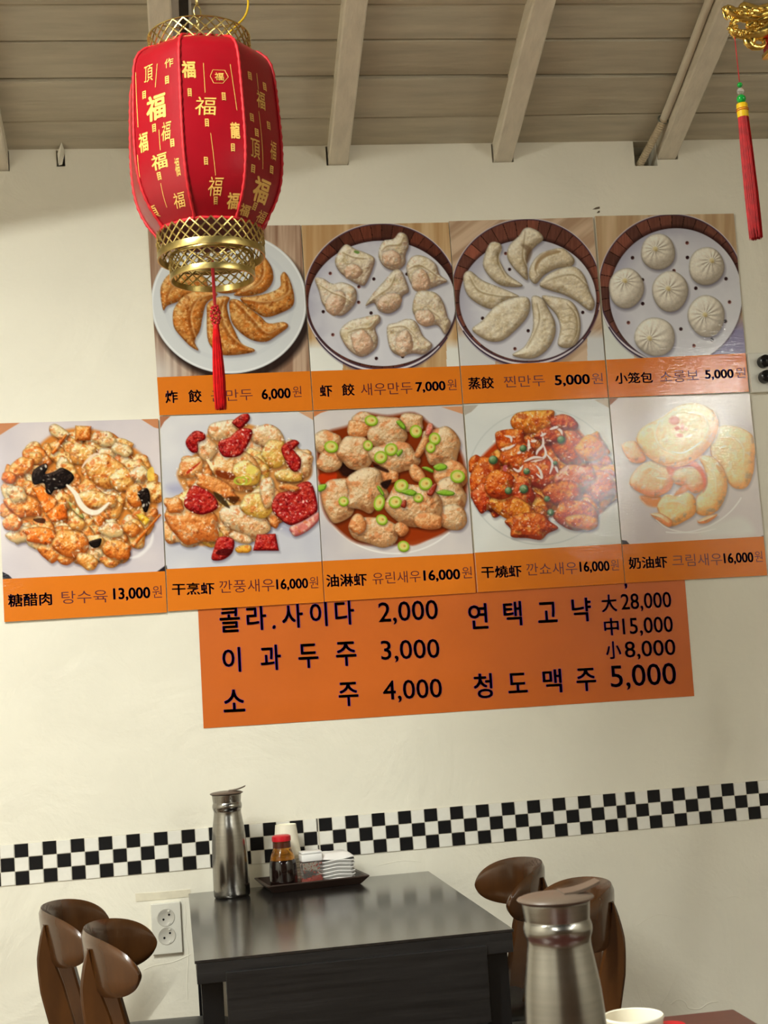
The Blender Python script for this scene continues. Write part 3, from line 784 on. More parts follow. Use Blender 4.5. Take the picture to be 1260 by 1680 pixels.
for v_, r_ in ((0.0, .0032), (1.0, .0036)):
    pts = []
    for k in range(8):
        for j in range(6): pts.append(lan_pt(k, j/6, v_, .001))
    pts.append(pts[0])
    MB().tube(pts, [r_+.0006*math.sin(i*2.5) for i in range(len(pts))], 7, cap=False).build('edge_cord', M['red_cord'], ln, world=True, smooth=60)

# gold print on the skin.  crop pixel -> panel coordinate
_c = [lan_pt(k, u, v) for k in (-1, 0, 1) for u in np.linspace(0, 1, 21) for v in np.linspace(0, 1, 61)]
_uv = [(k, u, v) for k in (-1, 0, 1) for u in np.linspace(0, 1, 21) for v in np.linspace(0, 1, 61)]
_px = np.array([to_px(p) for p in _c])
def lan_uv(px, py, panel):
    d = (_px[:, 0]-px)**2+(_px[:, 1]-py)**2+np.array([0 if q[0] == panel else 1e6 for q in _uv])
    i = int(np.argmin(d)); return _uv[i]
def C3(x, y): return 190+x/3.5, y/3.5
inks = {-1: MB(), 0: MB(), 1: MB()}
def lan_text(s, panel, box, bold=0.0, shear=0.0, rot=0.0):
    """box in crop pixels x0,y0,x1,y1"""
    x0, y0, x1, y1 = box
    xm, ym = (x0+x1)/2, (y0+y1)/2
    _, uc, vc = lan_uv(*C3(xm, ym), panel)
    p0 = to_px(lan_pt(panel, 0, vc)); p1 = to_px(lan_pt(panel, 1, vc)); pw = math.hypot(p1[0]-p0[0], p1[1]-p0[1])
    q0 = to_px(lan_pt(panel, .5, max(vc-.05, 0))); q1 = to_px(lan_pt(panel, .5, min(vc+.05, 1))); ph = math.hypot(q1[0]-q0[0], q1[1]-q0[1])/.1
    wu = (x1-x0)/3.5/pw; hv = (y1-y0)/3.5/ph
    v, f = text_box(s, bold, 0, shear); a = math.radians(rot)
    pts = []
    for x, y in v:
        X, Y = x-.5, y-.5; X, Y = X*math.cos(a)-Y*math.sin(a), X*math.sin(a)+Y*math.cos(a)
        u_ = uc+X*wu; v_ = min(max(vc-Y*hv, .005), .995)
        pts.append(lan_pt(panel, u_, v_, .0007) if 0 < u_ < 1 else lan_pt(panel, min(max(u_, 0.01), .99), v_, .0007))
    inks[panel].add(pts, f)
def lan_rect(panel, x0, y0, x1, y1, wpx=None):
    a = lan_uv(*C3(x0, y0), panel); b = lan_uv(*C3(x1, y1), panel)
    n = 10; vs = []; fs = []
    p0 = to_px(lan_pt(panel, 0, a[2])); p1 = to_px(lan_pt(panel, 1, a[2])); pw = abs(p1[0]-p0[0])
    hw = (wpx or 1.4)/3.5/pw/2
    for i in range(n+1):
        t = i/n; u = a[1]+(b[1]-a[1])*t; v = a[2]+(b[2]-a[2])*t
        vs += [lan_pt(panel, u-hw, v, .0007), lan_pt(panel, u+hw, v, .0007)]
    fs = [(2*i, 2*i+1, 2*i+3, 2*i+2) for i in range(n)]
    inks[panel].add(vs, fs)
FU = '福'
lan_text(FU, -1, (180, 545, 297, 692), .035)
lan_text('頂', -1, (160, 375, 215, 470)); lan_text('作', -1, (285, 340, 335, 392))
lan_text(FU, -1, (258, 700, 318, 805), .01, .25); lan_text(FU, -1, (128, 755, 188, 868), .03)
lan_text(FU, -1, (205, 885, 300, 975), .02); lan_text(FU, -1, (345, 910, 372, 1015), .02)
lan_text(FU, -1, (330, 1110, 400, 1200), .0, .2); lan_text('頂', -1, (185, 1180, 248, 1255), .01)
lan_text(FU, 0, (380, 350, 460, 448), .035); lan_text(FU, 0, (450, 565, 575, 670), .0, .1)
lan_text('福', 0, (570, 415, 622, 460), .03); lan_text('龍', 0, (652, 700, 708, 795), .04)
lan_text(FU, 0, (530, 1020, 620, 1130), .0, .2); lan_text(FU, 0, (640, 1115, 708, 1212), .035)
lan_text(FU, 1, (800, 530, 860, 635), .015, .15); lan_text('頂', 1, (775, 805, 828, 915), .01)
lan_text(FU, 1, (880, 810, 925, 920), .0, .2); lan_text(FU, 1, (790, 1015, 885, 1160), .035)
lan_text(FU, 1, (710, 1180, 765, 1250), .03); lan_text(FU, 1, (815, 1200, 870, 1275), .0)
for pn, lst in ((-1, [(295, 452), (168, 545), (218, 740), (332, 828), (258, 1015)]), (0, [(415, 528), (622, 552), (515, 705), (675, 852), (510, 935), (580, 1160)]),
                (1, [(765, 438), (853, 490), (782, 680), (874, 725), (808, 765), (787, 968), (892, 968), (797, 1192)])):
    for x, y in lst: lan_text('目', pn, (x-11, y-23, x+11, y+23), .045)
for pn, a in ((-1, (118, 410, 124, 725)), (-1, (236, 365, 232, 500)), (-1, (246, 755, 250, 858)), (-1, (130, 895, 155, 1160)), (-1, (260, 1055, 293, 1200)),
              (0, (495, 365, 517, 530)), (0, (542, 755, 568, 1010)), (0, (655, 365, 690, 640)),
              (1, (806, 420, 816, 505)), (1, (820, 640, 842, 970)), (1, (722, 500, 735, 700))):
    lan_rect(pn, *a, wpx=3.0)
hx = [(543, 437), (565, 396), (622, 396), (644, 437), (622, 480), (565, 480)]
for i in range(6):
    a, b = lan_uv(*C3(*hx[i]), 0), lan_uv(*C3(*hx[(i+1) % 6]), 0)
    A0 = lan_pt(0, a[1], a[2], .0007); B0 = lan_pt(0, b[1], b[2], .0007); d_ = (B0-A0); nn = d_.cross(Vector((CAM.x-A0.x, CAM.y-A0.y, CAM.z-A0.z))).normalized()*.0004
    inks[0].add([A0-nn, B0-nn, B0+nn, A0+nn], [(0, 1, 2, 3)])
for k, b in inks.items():
    b.build('gold_characters', M['gold_print'], panels[k % 8], world=True, label='printed gold good-luck characters')

# brass filigree rings
def filigree(r, z0, z1, n, name, rim_w=.006, rim_top=True):
    """openwork ring: solid rims joined by crossing bars with little rosettes"""
    b = MB(); h = z1-z0
    def band(za, zb, ra, th=.0012):
        b.lathe([(ra-th, za), (ra+th, za), (ra+th*1.6, (za+zb)/2), (ra+th, zb), (ra-th, zb)], 72, (LA.x, LA.y, 0), closed=True)
    band(z0, z0+rim_w, r)
    if rim_top: band(z1-rim_w*.5, z1, r)
    za, zb = z0+rim_w*.8, z1-(rim_w*.4 if rim_top else 0)
    def P(a, z, o=0): return Vector((LA.x+(r+o)*math.cos(a), LA.y+(r+o)*math.sin(a), z))
    step = 2*PI/n
    for k in range(n):
        a = k*step
        for sg in (-1, 1):
            pts = [P(a+sg*step*2*t, za+(zb-za)*t+0, .0002) for t in np.linspace(0, 1, 7)]
            b.tube(pts, .0014, 5, cap=False)
        # rosette where the bars cross at mid height
        c = P(a, (za+zb)/2, .0012); rad = Vector((math.cos(a), math.sin(a), 0)); tn = Vector((-math.sin(a), math.cos(a), 0))
        for j in range(5):
            t = 2*PI*j/5; b.ball(c+tn*(.0022*math.cos(t))+Vector((0, 0, .0022*math.sin(t))), .0015, 6)
        for zz in (za+(zb-za)*.25, za+(zb-za)*.75):
            b.ball(P(a+step/2, zz, .0004), .0012, 6)
    return b.build(name, M['brass'], ln, world=True, smooth=50)
filigree(83.5*LS, lz(100), lz(64), 30, 'brass_top_ring', .004)
filigree(86*LS, lz(426), lz(383), 32, 'brass_bottom_ring', .012, False)
filigree(67.5*LS, lz(460), lz(421), 26, 'brass_lower_ring', .010)
# inner metal: cross bars that carry the lower ring, disc under the body
b = MB()
for k in range(4):
    a = to_cam+PI/4+k*PI/2
    b.tube([(LA.x+86*LS*math.cos(a), LA.y+86*LS*math.sin(a), lz(418)), (LA.x+67*LS*math.cos(a), LA.y+67*LS*math.sin(a), lz(424))], .0012, 6)
    b.tube([(LA.x+67*LS*math.cos(a), LA.y+67*LS*math.sin(a), lz(424)), (LA.x, LA.y, lz(424))], .0012, 6)
b.build('wire_spokes', M['brass'], ln, world=True, smooth=50)
b = MB()
for k in range(4):
    a = to_cam+PI/4+k*PI/2
    b.tube([(LA.x+83*LS*math.cos(a), LA.y+83*LS*math.sin(a), lz(68)), (LA.x, LA.y, lz(50))], .0012, 6)
b.build('hanging_spider', M['brass'], ln, world=True, smooth=50)
MB().lathe([(.0, lz(390)), (84*LS, lz(388)), (84*LS, lz(386)), (.0, lz(388))], 40, (LA.x, LA.y, 0)).build('base_disc', pbr('dark_red_base', srgb(90, 8, 14), rough=.6), ln, world=True, smooth=40)
MB().lathe([(.0, lz(92)), (80*LS, lz(95)), (80*LS, lz(96)), (.0, lz(93))], 40, (LA.x, LA.y, 0)).build('top_disc', pbr('dark_red_top', srgb(120, 12, 20), rough=.6), ln, world=True, smooth=40)
# chain to the ceiling
zc = lz(52); top_z = ceil_z(LY)-.03; i = 0
while zc < top_z and i < 60:
    L2, R2 = .021, .0058; pts = []
    for t in np.linspace(0, 2*PI, 17):
        q = (R2*math.cos(t), (L2-R2)*.75*math.sin(t) + (.003 if math.sin(t) > 0 else -.003)*0)
        pts.append((LA.x+(q[0] if i % 2 else q[0]*.25), LA.y+(q[0]*.25 if i % 2 else q[0]), zc+L2*.7+q[1]))
    MB().tube(pts, .0012, 6, cap=False).build('chain_link', M['brass'], ln, world=True, smooth=60)
    zc += .0215; i += 1
# yellow supply flex
fl = [on_y(369, 60, LY-.05), on_y(386, 44, LY-.05), on_y(401, 28, LY-.04), on_y(407, 10, LY-.02), on_y(405, -12, LY), on_y(398, -60, LY+.0)]
fl.append(Vector((LA.x+.07, LY, ceil_z(LY)-.02)))
MB().tube(smooth_curve(fl, 8), .0019, 8).build('yellow_flex', pbr('yellow_flex', srgb(196, 156, 30), rough=.35), ln, world=True, smooth=60)
# tassel
def tassel_strands(b, top, length, r0, r1, n, rt, seed, lean=(0, 0)):
    rr = random.Random(seed)
    for k in range(n):
        a = rr.uniform(0, 2*PI); q = math.sqrt(rr.random()); L = length*(1-.09*rr.random()**2.5)
        pts = []
        for t in np.linspace(0, 1, 7):
            r = r0+(r1-r0)*min(1, t*1.6)**.7
            pts.append((top[0]+r*q*math.cos(a)+lean[0]*t+rr.uniform(-.0005, .0005)*t, top[1]+r*q*math.sin(a)+lean[1]*t, top[2]-L*t))
        b.tube(pts, [rt]*6+[rt*.5], 4, cap=False)
ax = LA.x; ay = LA.y
b = MB(); b.tube([(ax, ay, lz(424)), (ax+.0005, ay, lz(500))], .0022, 7); b.tube([(ax+.002, ay, lz(424)), (ax+.002, ay, lz(505))], .0018, 7)
b.build('tassel_cord', M['red_cord'], ln, world=True, smooth=60)
b = MB(); rr = random.Random(2)
for k in range(34):
    t = k/33; z = lz(502)+(lz(533)-lz(502))*t; rad = .0065*math.sin(PI*(.15+.7*t))+.001
    b.ball((ax+.001+rad*math.cos(k*2.4), ay+rad*math.sin(k*2.4), z), .0026, 8)
b.build('tassel_knot', M['red_cord'], ln, world=True, smooth=60)
b = MB(); tassel_strands(b, (ax+.001, ay, lz(534)), lz(534)-lz(672), .004, .0098, 240, .0008, 4)
b.tube([(ax+.001, ay, lz(533)), (ax+.001, ay, lz(541))], .0052, 12)
tag(b.build('tassel', M['red_thread'], ln, world=True, smooth=60), kind='stuff')

# ================================================================== gilded lantern with dragon head at the right edge
DY = -1.3
def G(x, y, dy=0.0): return on_y(1170+x/14, y/14, DY+dy)
gs = depth(G(700, 500))/F_PX/14            # metres per zoom pixel
pl = empty('palace_lantern', G(1500, 700), 0, 'gilded lantern with dragon head and green-beaded red tassel', 'lantern')
b = MB()
def gt(pts, rad, dy=0, seg=10): 
    P = smooth_curve([G(x, y, d) for x, y, d in [(q+(0,))[:3] if len(q) == 2 else q for q in pts]], 5)
    R = np.interp(np.linspace(0, 1, len(P)), np.linspace(0, 1, len(rad)), rad)*gs*1.5
    b.tube(P, list(R), seg, flat=.8)
gt([(1500, 240), (1260, 250), (1050, 270), (860, 240), (700, 190), (620, 240)], [150, 130, 95, 110, 100, 40])        # neck and brow
gt([(860, 330), (640, 330), (480, 300), (360, 240), (270, 215), (205, 215)], [120, 115, 95, 90, 60, 25])        # upper jaw, turned-up snout
gt([(420, 170, -.004), (350, 165, -.006), (300, 190, -.006)], [25, 38, 20])
gt([(240, 260), (300, 400), (330, 460)], [30, 34, 14]); gt([(370, 300), (410, 420), (400, 470)], [40, 34, 12])            # upper teeth
gt([(1350, 620), (1150, 720), (950, 760), (760, 790), (600, 780), (500, 740), (450, 660), (420, 600)], [190, 140, 120, 85, 75, 80, 75, 40])    # lower jaw
gt([(600, 780), (520, 820), (470, 850)], [50, 45, 30]); gt([(420, 560), (480, 480), (560, 470)], [35, 50, 40])
gt([(560, 470), (620, 420), (760, 420), (980, 430), (1200, 460)], [40, 70, 80, 110, 150])            # cheek
gt([(1200, 480), (1050, 560), (880, 560), (820, 640)], [120, 90, 80, 60])
gt([(760, 860), (800, 960), (860, 1030), (950, 1080), (1080, 1085), (1170, 1030), (1180, 920)], [60, 75, 70, 55, 45, 45, 40])    # curled beard
gt([(900, 850), (900, 940), (860, 1000)], [60, 60, 40]); gt([(900, 900), (1000, 870), (1120, 880)], [50, 45, 50])
gt([(340, 620), (380, 640), (470, 610), (540, 650)], [30, 50, 55, 40])                              # lip beads
gt([(1050, 170, -.01), (1200, 190, -.012), (1330, 130, -.01)], [30, 60, 50]); gt([(900, 350, -.01), (1100, 340, -.014), (1300, 270, -.012)], [18, 40, 50])
gt([(1010, 470, -.012), (1140, 420, -.014), (1300, 370, -.012)], [16, 34, 40])
for i in range(60):
    rr2 = random.Random(i*3+1); x, y = rr2.choice([(rr2.uniform(560, 1150), rr2.uniform(700, 820)), (rr2.uniform(620, 1150), rr2.uniform(180, 330)), (rr2.uniform(360, 560), rr2.uniform(560, 760)), (rr2.uniform(900, 1150), rr2.uniform(520, 700))])
    b.ball(G(x, y, -.012*rr2.random()-.004), rr2.uniform(22, 48)*gs, 8)
for x, y in ((560, 240), (610, 290), (645, 255)): b.ball(G(x, y, -.014), 38*gs, 10)                  # eye
b.v = [tuple(Vector(v)+Vector(mnoise.noise_vector(Vector(v)*260))*.0011) for v in b.v]
b.build('dragon_head', M['gold'], pl, world=True, smooth=60, label='gilded dragon head with open jaws')
# red glazed body it is fixed to, with gilt bead trim
o0 = G(1196, 600); o1 = G(1196, 1130)
MB().box((o0.x, DY-.012, min(o0.z, o1.z)), (o0.x+.17, DY+.02, max(o0.z, G(1195, 600).z)), .002).build('red_panel', pbr('red_glazed_panel', srgb(150, 6, 22), rough=.2, coat=.5), pl, world=True)
tr2 = MB(); zb = G(1195, 1135).z; zt2 = G(1195, 600).z
tr2.box((o0.x-.002, DY-.015, zb-.010), (o0.x+.174, DY+.024, zb), .002); tr2.box((o0.x+.004, DY-.010, zt2), (o0.x+.174, DY+.018, zt2+.02), .003)
for k in range(14): tr2.ball((o0.x+.004+k*.0125, DY-.012, zb-.014), .006, 10)
tr2.build('gilt_trim', M['gold'], pl, world=True, smooth=50)
hk = Vector((o0.x+.085, DY+.004, zt2+.02))
MB().tube([hk, (hk.x, hk.y, ceil_z(hk.y)-.03)], .002, 8).build('hanging_rod', M['brass'], pl, world=True)
# its tassel
ct = G(495, 850, -.004); cx2, cy2 = ct.x, ct.y
def tz_(py): return z_at((cx2, cy2), py)
MB().tube([ct, (cx2, cy2, tz_(134))], .0009, 6).build('tassel_cord', M['red_cord'], pl, world=True)
for py, r, mt in ((139.5, 4.4, 'green_bead'), (150, 6.0, 'clear_bead'), (162.5, 7.6, 'green_bead')):
    MB().ball((cx2, cy2, tz_(py)), r*gs*14, 16).build('bead', M[mt], pl, world=True, smooth=60)
k_ = gs*14
wz = [tz_(170.5), tz_(193)]
MB().lathe([(.0, wz[0]), (8.3*k_, wz[0]), (9*k_, wz[0]-.002), (9.2*k_, (wz[0]+wz[1])/2), (9*k_, wz[1]), (.0, wz[1])], 24, (cx2, cy2, 0)).build('yellow_wrap', M['yellow_wrap'], pl, world=True, smooth=40)
tb2 = MB()
for py in (179.5, 182.3): 
    tb2.tube([(cx2+9.5*k_*math.cos(t), cy2+9.5*k_*math.sin(t), tz_(py)) for t in np.linspace(0, 2*PI, 25)], .0007, 5, cap=False)
tb2.build('red_binding', M['red_cord'], pl, world=True)
b = MB(); tassel_strands(b, (cx2, cy2, tz_(192)), tz_(192)-tz_(392), 8.2*k_, 10.8*k_, 420, .0008, 9)
tag(b.build('tassel', M['red_thread'], pl, world=True, smooth=60), kind='stuff')
# ================================================================== printed food pictures
# Each picture is a flat print: a fine mesh whose vertices carry the printed colours.
def _hash(ix, iy, seed):
    n = (ix.astype(np.int64)*374761393 + iy.astype(np.int64)*668265263 + seed*2147483647) & 0xffffffff
    n = ((n ^ (n >> 13))*1274126177) & 0xffffffff
    return ((n ^ (n >> 16)) & 0xffff)/65535.0
def vnoise(x, y, seed=0):
    ix, iy = np.floor(x), np.floor(y); fx, fy = x-ix, y-iy
    fx = fx*fx*(3-2*fx); fy = fy*fy*(3-2*fy)
    a, b = _hash(ix, iy, seed), _hash(ix+1, iy, seed); c, d = _hash(ix, iy+1, seed), _hash(ix+1, iy+1, seed)
    return (a*(1-fx)+b*fx)*(1-fy)+(c*(1-fx)+d*fx)*fy
def fbm(x, y, seed=0, o=3):
    s = 0; a = .5; t = 0
    for k in range(o): s = s+a*vnoise(x*2**k, y*2**k, seed+k*17); t += a; a *= .5
    return s/t
def rgb(*c): return np.array(c, float)/255
def cr_closed(pts, k=5):
    return np.array([(v.x, v.y) for v in smooth_curve([(p[0], p[1], 0) for p in pts], k, True)])
def cr_open(pts, k=6):
    return np.array([(v.x, v.y) for v in smooth_curve([(p[0], p[1], 0) for p in pts], k, False)])

FLECK = None
class Print:
    def __init__(s, corners, origin, scale, nx=250, ny=None):
        s.c = np.array(corners, float); TL, TR, BR, BL = s.c
        w = np.linalg.norm(TR-TL); h = np.linalg.norm(BL-TL)
        s.nx = nx; s.ny = ny or int(nx*h/w)
        u, v = np.meshgrid(np.linspace(0, 1, s.nx), np.linspace(0, 1, s.ny)); u = u[..., None]; v = v[..., None]
        P = TL*(1-u)*(1-v)+TR*u*(1-v)+BR*u*v+BL*(1-u)*v
        s.X = (P[..., 0]-origin[0])*scale; s.Y = (P[..., 1]-origin[1])*scale      # zoomed picture coordinates
        s.k = scale; s.step = w/(s.nx-1)*scale
        s.C = np.ones((s.ny, s.nx, 3))
    def sl(s, x0, y0, x1, y1):
        m = (s.X >= x0) & (s.X <= x1) & (s.Y >= y0) & (s.Y <= y1)
        r = np.where(m.any(1))[0]; c = np.where(m.any(0))[0]
        if len(r) == 0 or len(c) == 0: return None
        return slice(r[0], r[-1]+1), slice(c[0], c[-1]+1)
    def over(s, q, col_, a):
        a = np.clip(a, 0, 1)[..., None]; s.C[q] = s.C[q]*(1-a)+np.asarray(col_)*a
    def sdist(s, poly, q):
        X, Y = s.X[q], s.Y[q]; d = np.full(X.shape, 1e9); ins = np.zeros(X.shape, bool)
        n = len(poly)
        for i in range(n):
            ax, ay = poly[i]; bx, by = poly[(i+1) % n]; ex, ey = bx-ax, by-ay; L = ex*ex+ey*ey+1e-9
            t = np.clip(((X-ax)*ex+(Y-ay)*ey)/L, 0, 1)
            d = np.minimum(d, (X-ax-t*ex)**2+(Y-ay-t*ey)**2)
            if ay != by:
                ins ^= ((ay > Y) != (by > Y)) & (X < (bx-ax)*(Y-ay)/(by-ay)+ax)
        d = np.sqrt(d); return np.where(ins, d, -d)
    def ldist(s, pts, q):
        X, Y = s.X[q], s.Y[q]; d = np.full(X.shape, 1e9); tt = np.zeros(X.shape); n = len(pts)
        for i in range(n-1):
            ax, ay = pts[i]; bx, by = pts[i+1]; ex, ey = bx-ax, by-ay; L = ex*ex+ey*ey+1e-9
            t = np.clip(((X-ax)*ex+(Y-ay)*ey)/L, 0, 1); dd = (X-ax-t*ex)**2+(Y-ay-t*ey)**2
            m = dd < d; d = np.where(m, dd, d); tt = np.where(m, (i+t)/(n-1), tt)
        return np.sqrt(d), tt
    def fill(s, fn): s.C = fn(s.X, s.Y)
    def ellipse(s, cx, cy, rx, ry, col_, soft=None, alpha=1.0, rot=0.0):
        soft = soft or s.step; R = max(rx, ry)+soft*2
        q = s.sl(cx-R, cy-R, cx+R, cy+R)
        if q is None: return
        c, n = math.cos(rot), math.sin(rot); X, Y = s.X[q]-cx, s.Y[q]-cy; x = X*c+Y*n; y = -X*n+Y*c
        r = np.sqrt((x/rx)**2+(y/ry)**2)+1e-9; d = (1-r)*min(rx, ry)
        s.over(q, col_, alpha*np.clip(d/soft+.5, 0, 1))
    def ring(s, cx, cy, rx, ry, w, col_, a0=None, a1=None, alpha=1.0, rot=0.0):
        R = max(rx, ry)+w*2; q = s.sl(cx-R, cy-R, cx+R, cy+R)
        if q is None: return
        c, n = math.cos(rot), math.sin(rot); X, Y = s.X[q]-cx, s.Y[q]-cy; x = X*c+Y*n; y = -X*n+Y*c
        r = np.sqrt((x/rx)**2+(y/ry)**2)+1e-9; d = np.abs(1-r)*min(rx, ry)
        a = alpha*np.clip((w/2-d)/s.step+.5, 0, 1)
        if a0 is not None:
            an = np.degrees(np.arctan2(y, x)) % 360; lo, hi = a0 % 360, a1 % 360
            m = (an >= lo) & (an <= hi) if lo < hi else (an >= lo) | (an <= hi); a = a*m
        s.over(q, col_, a)
    def poly(s, pts, col_, alpha=1.0, soft=None, curve=True):
        p = cr_closed(pts) if curve else np.array(pts, float); soft = soft or s.step
        q = s.sl(p[:, 0].min()-soft*2, p[:, 1].min()-soft*2, p[:, 0].max()+soft*2, p[:, 1].max()+soft*2)
        if q is None: return
        s.over(q, col_, alpha*np.clip(s.sdist(p, q)/soft+.5, 0, 1))
    def stroke(s, pts, w, col_, alpha=1.0, soft=None, taper=True):
        p = cr_open(pts); soft = soft or s.step*1.2; q = s.sl(p[:, 0].min()-w-soft, p[:, 1].min()-w-soft, p[:, 0].max()+w+soft, p[:, 1].max()+w+soft)
        if q is None: return
        d, t = s.ldist(p, q); ww = w/2*(np.sin(np.pi*np.clip(t*.9+.05, 0, 1))**.6 if taper else 1)
        s.over(q, col_, alpha*np.clip((ww-d)/soft+.5, 0, 1))
    def blob(s, pts, dark, mid, light, R=40, amp=6, ns=30, seed=0, shadow=.45, so=(8, 14), sb=26, spec=.0, mot=None, motw=.5, motn=40, alpha=1.0,
             curve=True, pleat=None, L=(-.35, -.6, .72), gain=1.5, edge=.25, fleck=None):
        """a lump with a rounded, lit surface, as the camera that took the food picture saw it"""
        p = cr_closed(pts) if curve else np.array(pts, float)
        dark, mid, light = np.asarray(dark), np.asarray(mid), np.asarray(light)
        dark = dark*.72+mid*.28; amp = amp*.55; gain = gain*.85
        if shadow > 0:
            ps = p+np.array(so); q = s.sl(ps[:, 0].min()-sb, ps[:, 1].min()-sb, ps[:, 0].max()+sb, ps[:, 1].max()+sb)
            if q is not None:
                a = np.clip(s.sdist(ps, q)/sb*.9+.45, 0, 1); s.C[q] = s.C[q]*(1-shadow*a[..., None]*np.array([.9, .95, .85]))
        m = s.step*3; q = s.sl(p[:, 0].min()-m, p[:, 1].min()-m, p[:, 0].max()+m, p[:, 1].max()+m)
        if q is None: return
        d = s.sdist(p, q); X, Y = s.X[q], s.Y[q]
        t = np.clip(d/R, 0, 1); h = np.sqrt(np.clip(1-(1-t)**2, 0, 1))*R*.8
        n1 = fbm(X/ns, Y/ns, seed); h = h+(n1-.5)*amp*2*np.clip(t*3, 0, 1)
        if pleat is not None: h = h+pleat(X, Y)
        if h.shape[0] < 3 or h.shape[1] < 3: return
        gy, gx = np.gradient(h, s.step); nz = 1/np.sqrt(gx*gx+gy*gy+1)
        Lv = np.array(L)/np.linalg.norm(L); sh = (-gx*Lv[0]-gy*Lv[1]+Lv[2])*nz
        k = np.clip(.55+(sh-Lv[2])*gain, 0, 1)[..., None]
        base = np.asarray(mid)
        if mot is not None:
            w_ = np.clip((fbm(X/motn, Y/motn, seed+91)-.5)*3.2+.5, 0, 1)[..., None]*motw; base = base*(1-w_)+np.asarray(mot)*w_
        col_ = np.where(k < .55, np.asarray(dark)+(base-np.asarray(dark))*(k/.55), base+(np.asarray(light)-base)*((k-.55)/.45))
        col_ = col_*(1-edge*np.clip(1-d/(s.step*5), 0, 1)**2)[..., None]
        col_ = col_*(.95+.10*fbm(X/9, Y/9, seed+5, 2))[..., None]
        for fi, (fc, thr, fs_, fa) in enumerate((FLECK or ()) if fleck is None else fleck):
            w_ = np.clip((fbm(X/fs_, Y/fs_, seed+31*fi+3)-thr)*7, 0, 1)*fa; col_ = col_*(1-w_[..., None])+rgb(*fc)*(.55+.45*k/.55*(k < .55)+.45*(k >= .55))*w_[..., None]
        if spec > 0:
            H = Lv+np.array([0, 0, 1]); H /= np.linalg.norm(H); sp = np.clip((-gx*H[0]-gy*H[1]+H[2])*nz, 0, 1)**40
            hl = np.clip((fbm(X/ns*2.2, Y/ns*2.2, seed+7)-.55)*6, 0, 1)
            col_ = col_+(1-col_)*(spec*np.clip(sp*.5+hl*k[..., 0]*.8, 0, 1))[..., None]
        s.over(q, col_, alpha*np.clip(d/(s.step*1.3)+.5, 0, 1))
    def chunk(s, cx, cy, rx, ry, rot, cols, seed, lump=.15, **kw):
        r = random.Random(seed); n = 11; pts = []
        for i in range(n):
            a = 2*PI*i/n; m = 1+r.uniform(-lump, lump); x, y = rx*m*math.cos(a), ry*m*math.sin(a)
            pts.append((cx+x*math.cos(rot)-y*math.sin(rot), cy+x*math.sin(rot)+y*math.cos(rot)))
        kw.setdefault('R', min(rx, ry)*.75); s.blob(pts, *cols, seed=seed, **kw)

def wood(p, base, alt, ns=18, vert=True, seed=0):
    def f(X, Y):
        n = fbm(X/ns, Y/(ns*22), seed) if vert else fbm((X+Y*1.3)/ns/1.6, (Y*.6-X*.8)/(ns*14), seed)
        n = np.clip((n-.5)*2.4+.5, 0, 1)[..., None]
        return base*(1-n)+alt*n
    p.fill(f)
def steamer(p, o, pa, brown, seed, n=34, sat=1.0):
    """o, pa: (cx, cy, rx, ry) of the rim and of the paper"""
    cx, cy, rx, ry = o
    p.ellipse(cx, cy+34, rx*.99, ry*1.02, rgb(88, 74, 96), soft=20, alpha=.75)
    p.ellipse(cx, cy+16, rx*1.005, ry*1.01, rgb(120, 80, 74))
    p.ring(cx, cy+12, rx*1.0, ry*1.0, 16, rgb(214, 208, 214), 40, 170)
    p.ring(cx, cy+24, rx*1.0, ry*1.01, 9, rgb(50, 36, 58), 30, 150)
    q = (slice(None), slice(None)); X, Y = p.X-cx, p.Y-cy
    r = np.sqrt((X/rx)**2+(Y/ry)**2); a = np.degrees(np.arctan2(Y, X))+180
    seg = np.floor(a/(360/n)); tone = _hash(seed+seg*7, seg*3+seed, seed)[..., None]; ed = np.abs(a/(360/n)-seg-.5)
    col_ = brown*(.84+.34*tone)+rgb(14, 4, 0)*(tone-.5); col_ = np.clip(col_*(1-.55*(ed > .465))[..., None]*(.85+.3*fbm(X/8, Y/90, seed))[..., None], 0, 1)
    p.over(q, col_, np.clip((1-r)*min(rx, ry)/p.step+.5, 0, 1))
    p.ring(cx, cy, rx*1.0, ry*1.0, 11, rgb(74, 52, 66)); p.ring(cx, cy-2, rx*1.008, ry*1.008, 6, rgb(206, 196, 202), 175, 375)
    px_, py_, prx, pry = pa
    p.ellipse(px_, py_-10, prx*1.02, pry*1.02, rgb(36, 20, 22), soft=30, alpha=.75)
    p.ellipse(px_, py_, prx, pry, rgb(206, 205, 213))
    X, Y = p.X-px_, p.Y-py_; r = np.sqrt((X/prx)**2+(Y/pry)**2); m = np.clip((1-r)*min(prx, pry)/p.step+.5, 0, 1)
    sh = np.clip((r-.72)/.28, 0, 1)*np.clip((-X*.6-Y*.5)/prx+.2, 0, 1); p.over(q, rgb(150, 148, 170), m*sh*.75)
    n_ = fbm(p.X/120, p.Y/120, seed); p.over(q, rgb(226, 226, 230), m*np.clip((n_-.5)*2, 0, 1)*.5)
def holes_(p, lst, r=13):
    for i, (x, y) in enumerate(lst):
        p.ellipse(x, y, r, r*1.02, rgb(60, 34, 34) if i % 3 else rgb(130, 78, 70)); p.ellipse(x-2, y-3, r*.6, r*.6, rgb(34, 20, 24), alpha=.7)

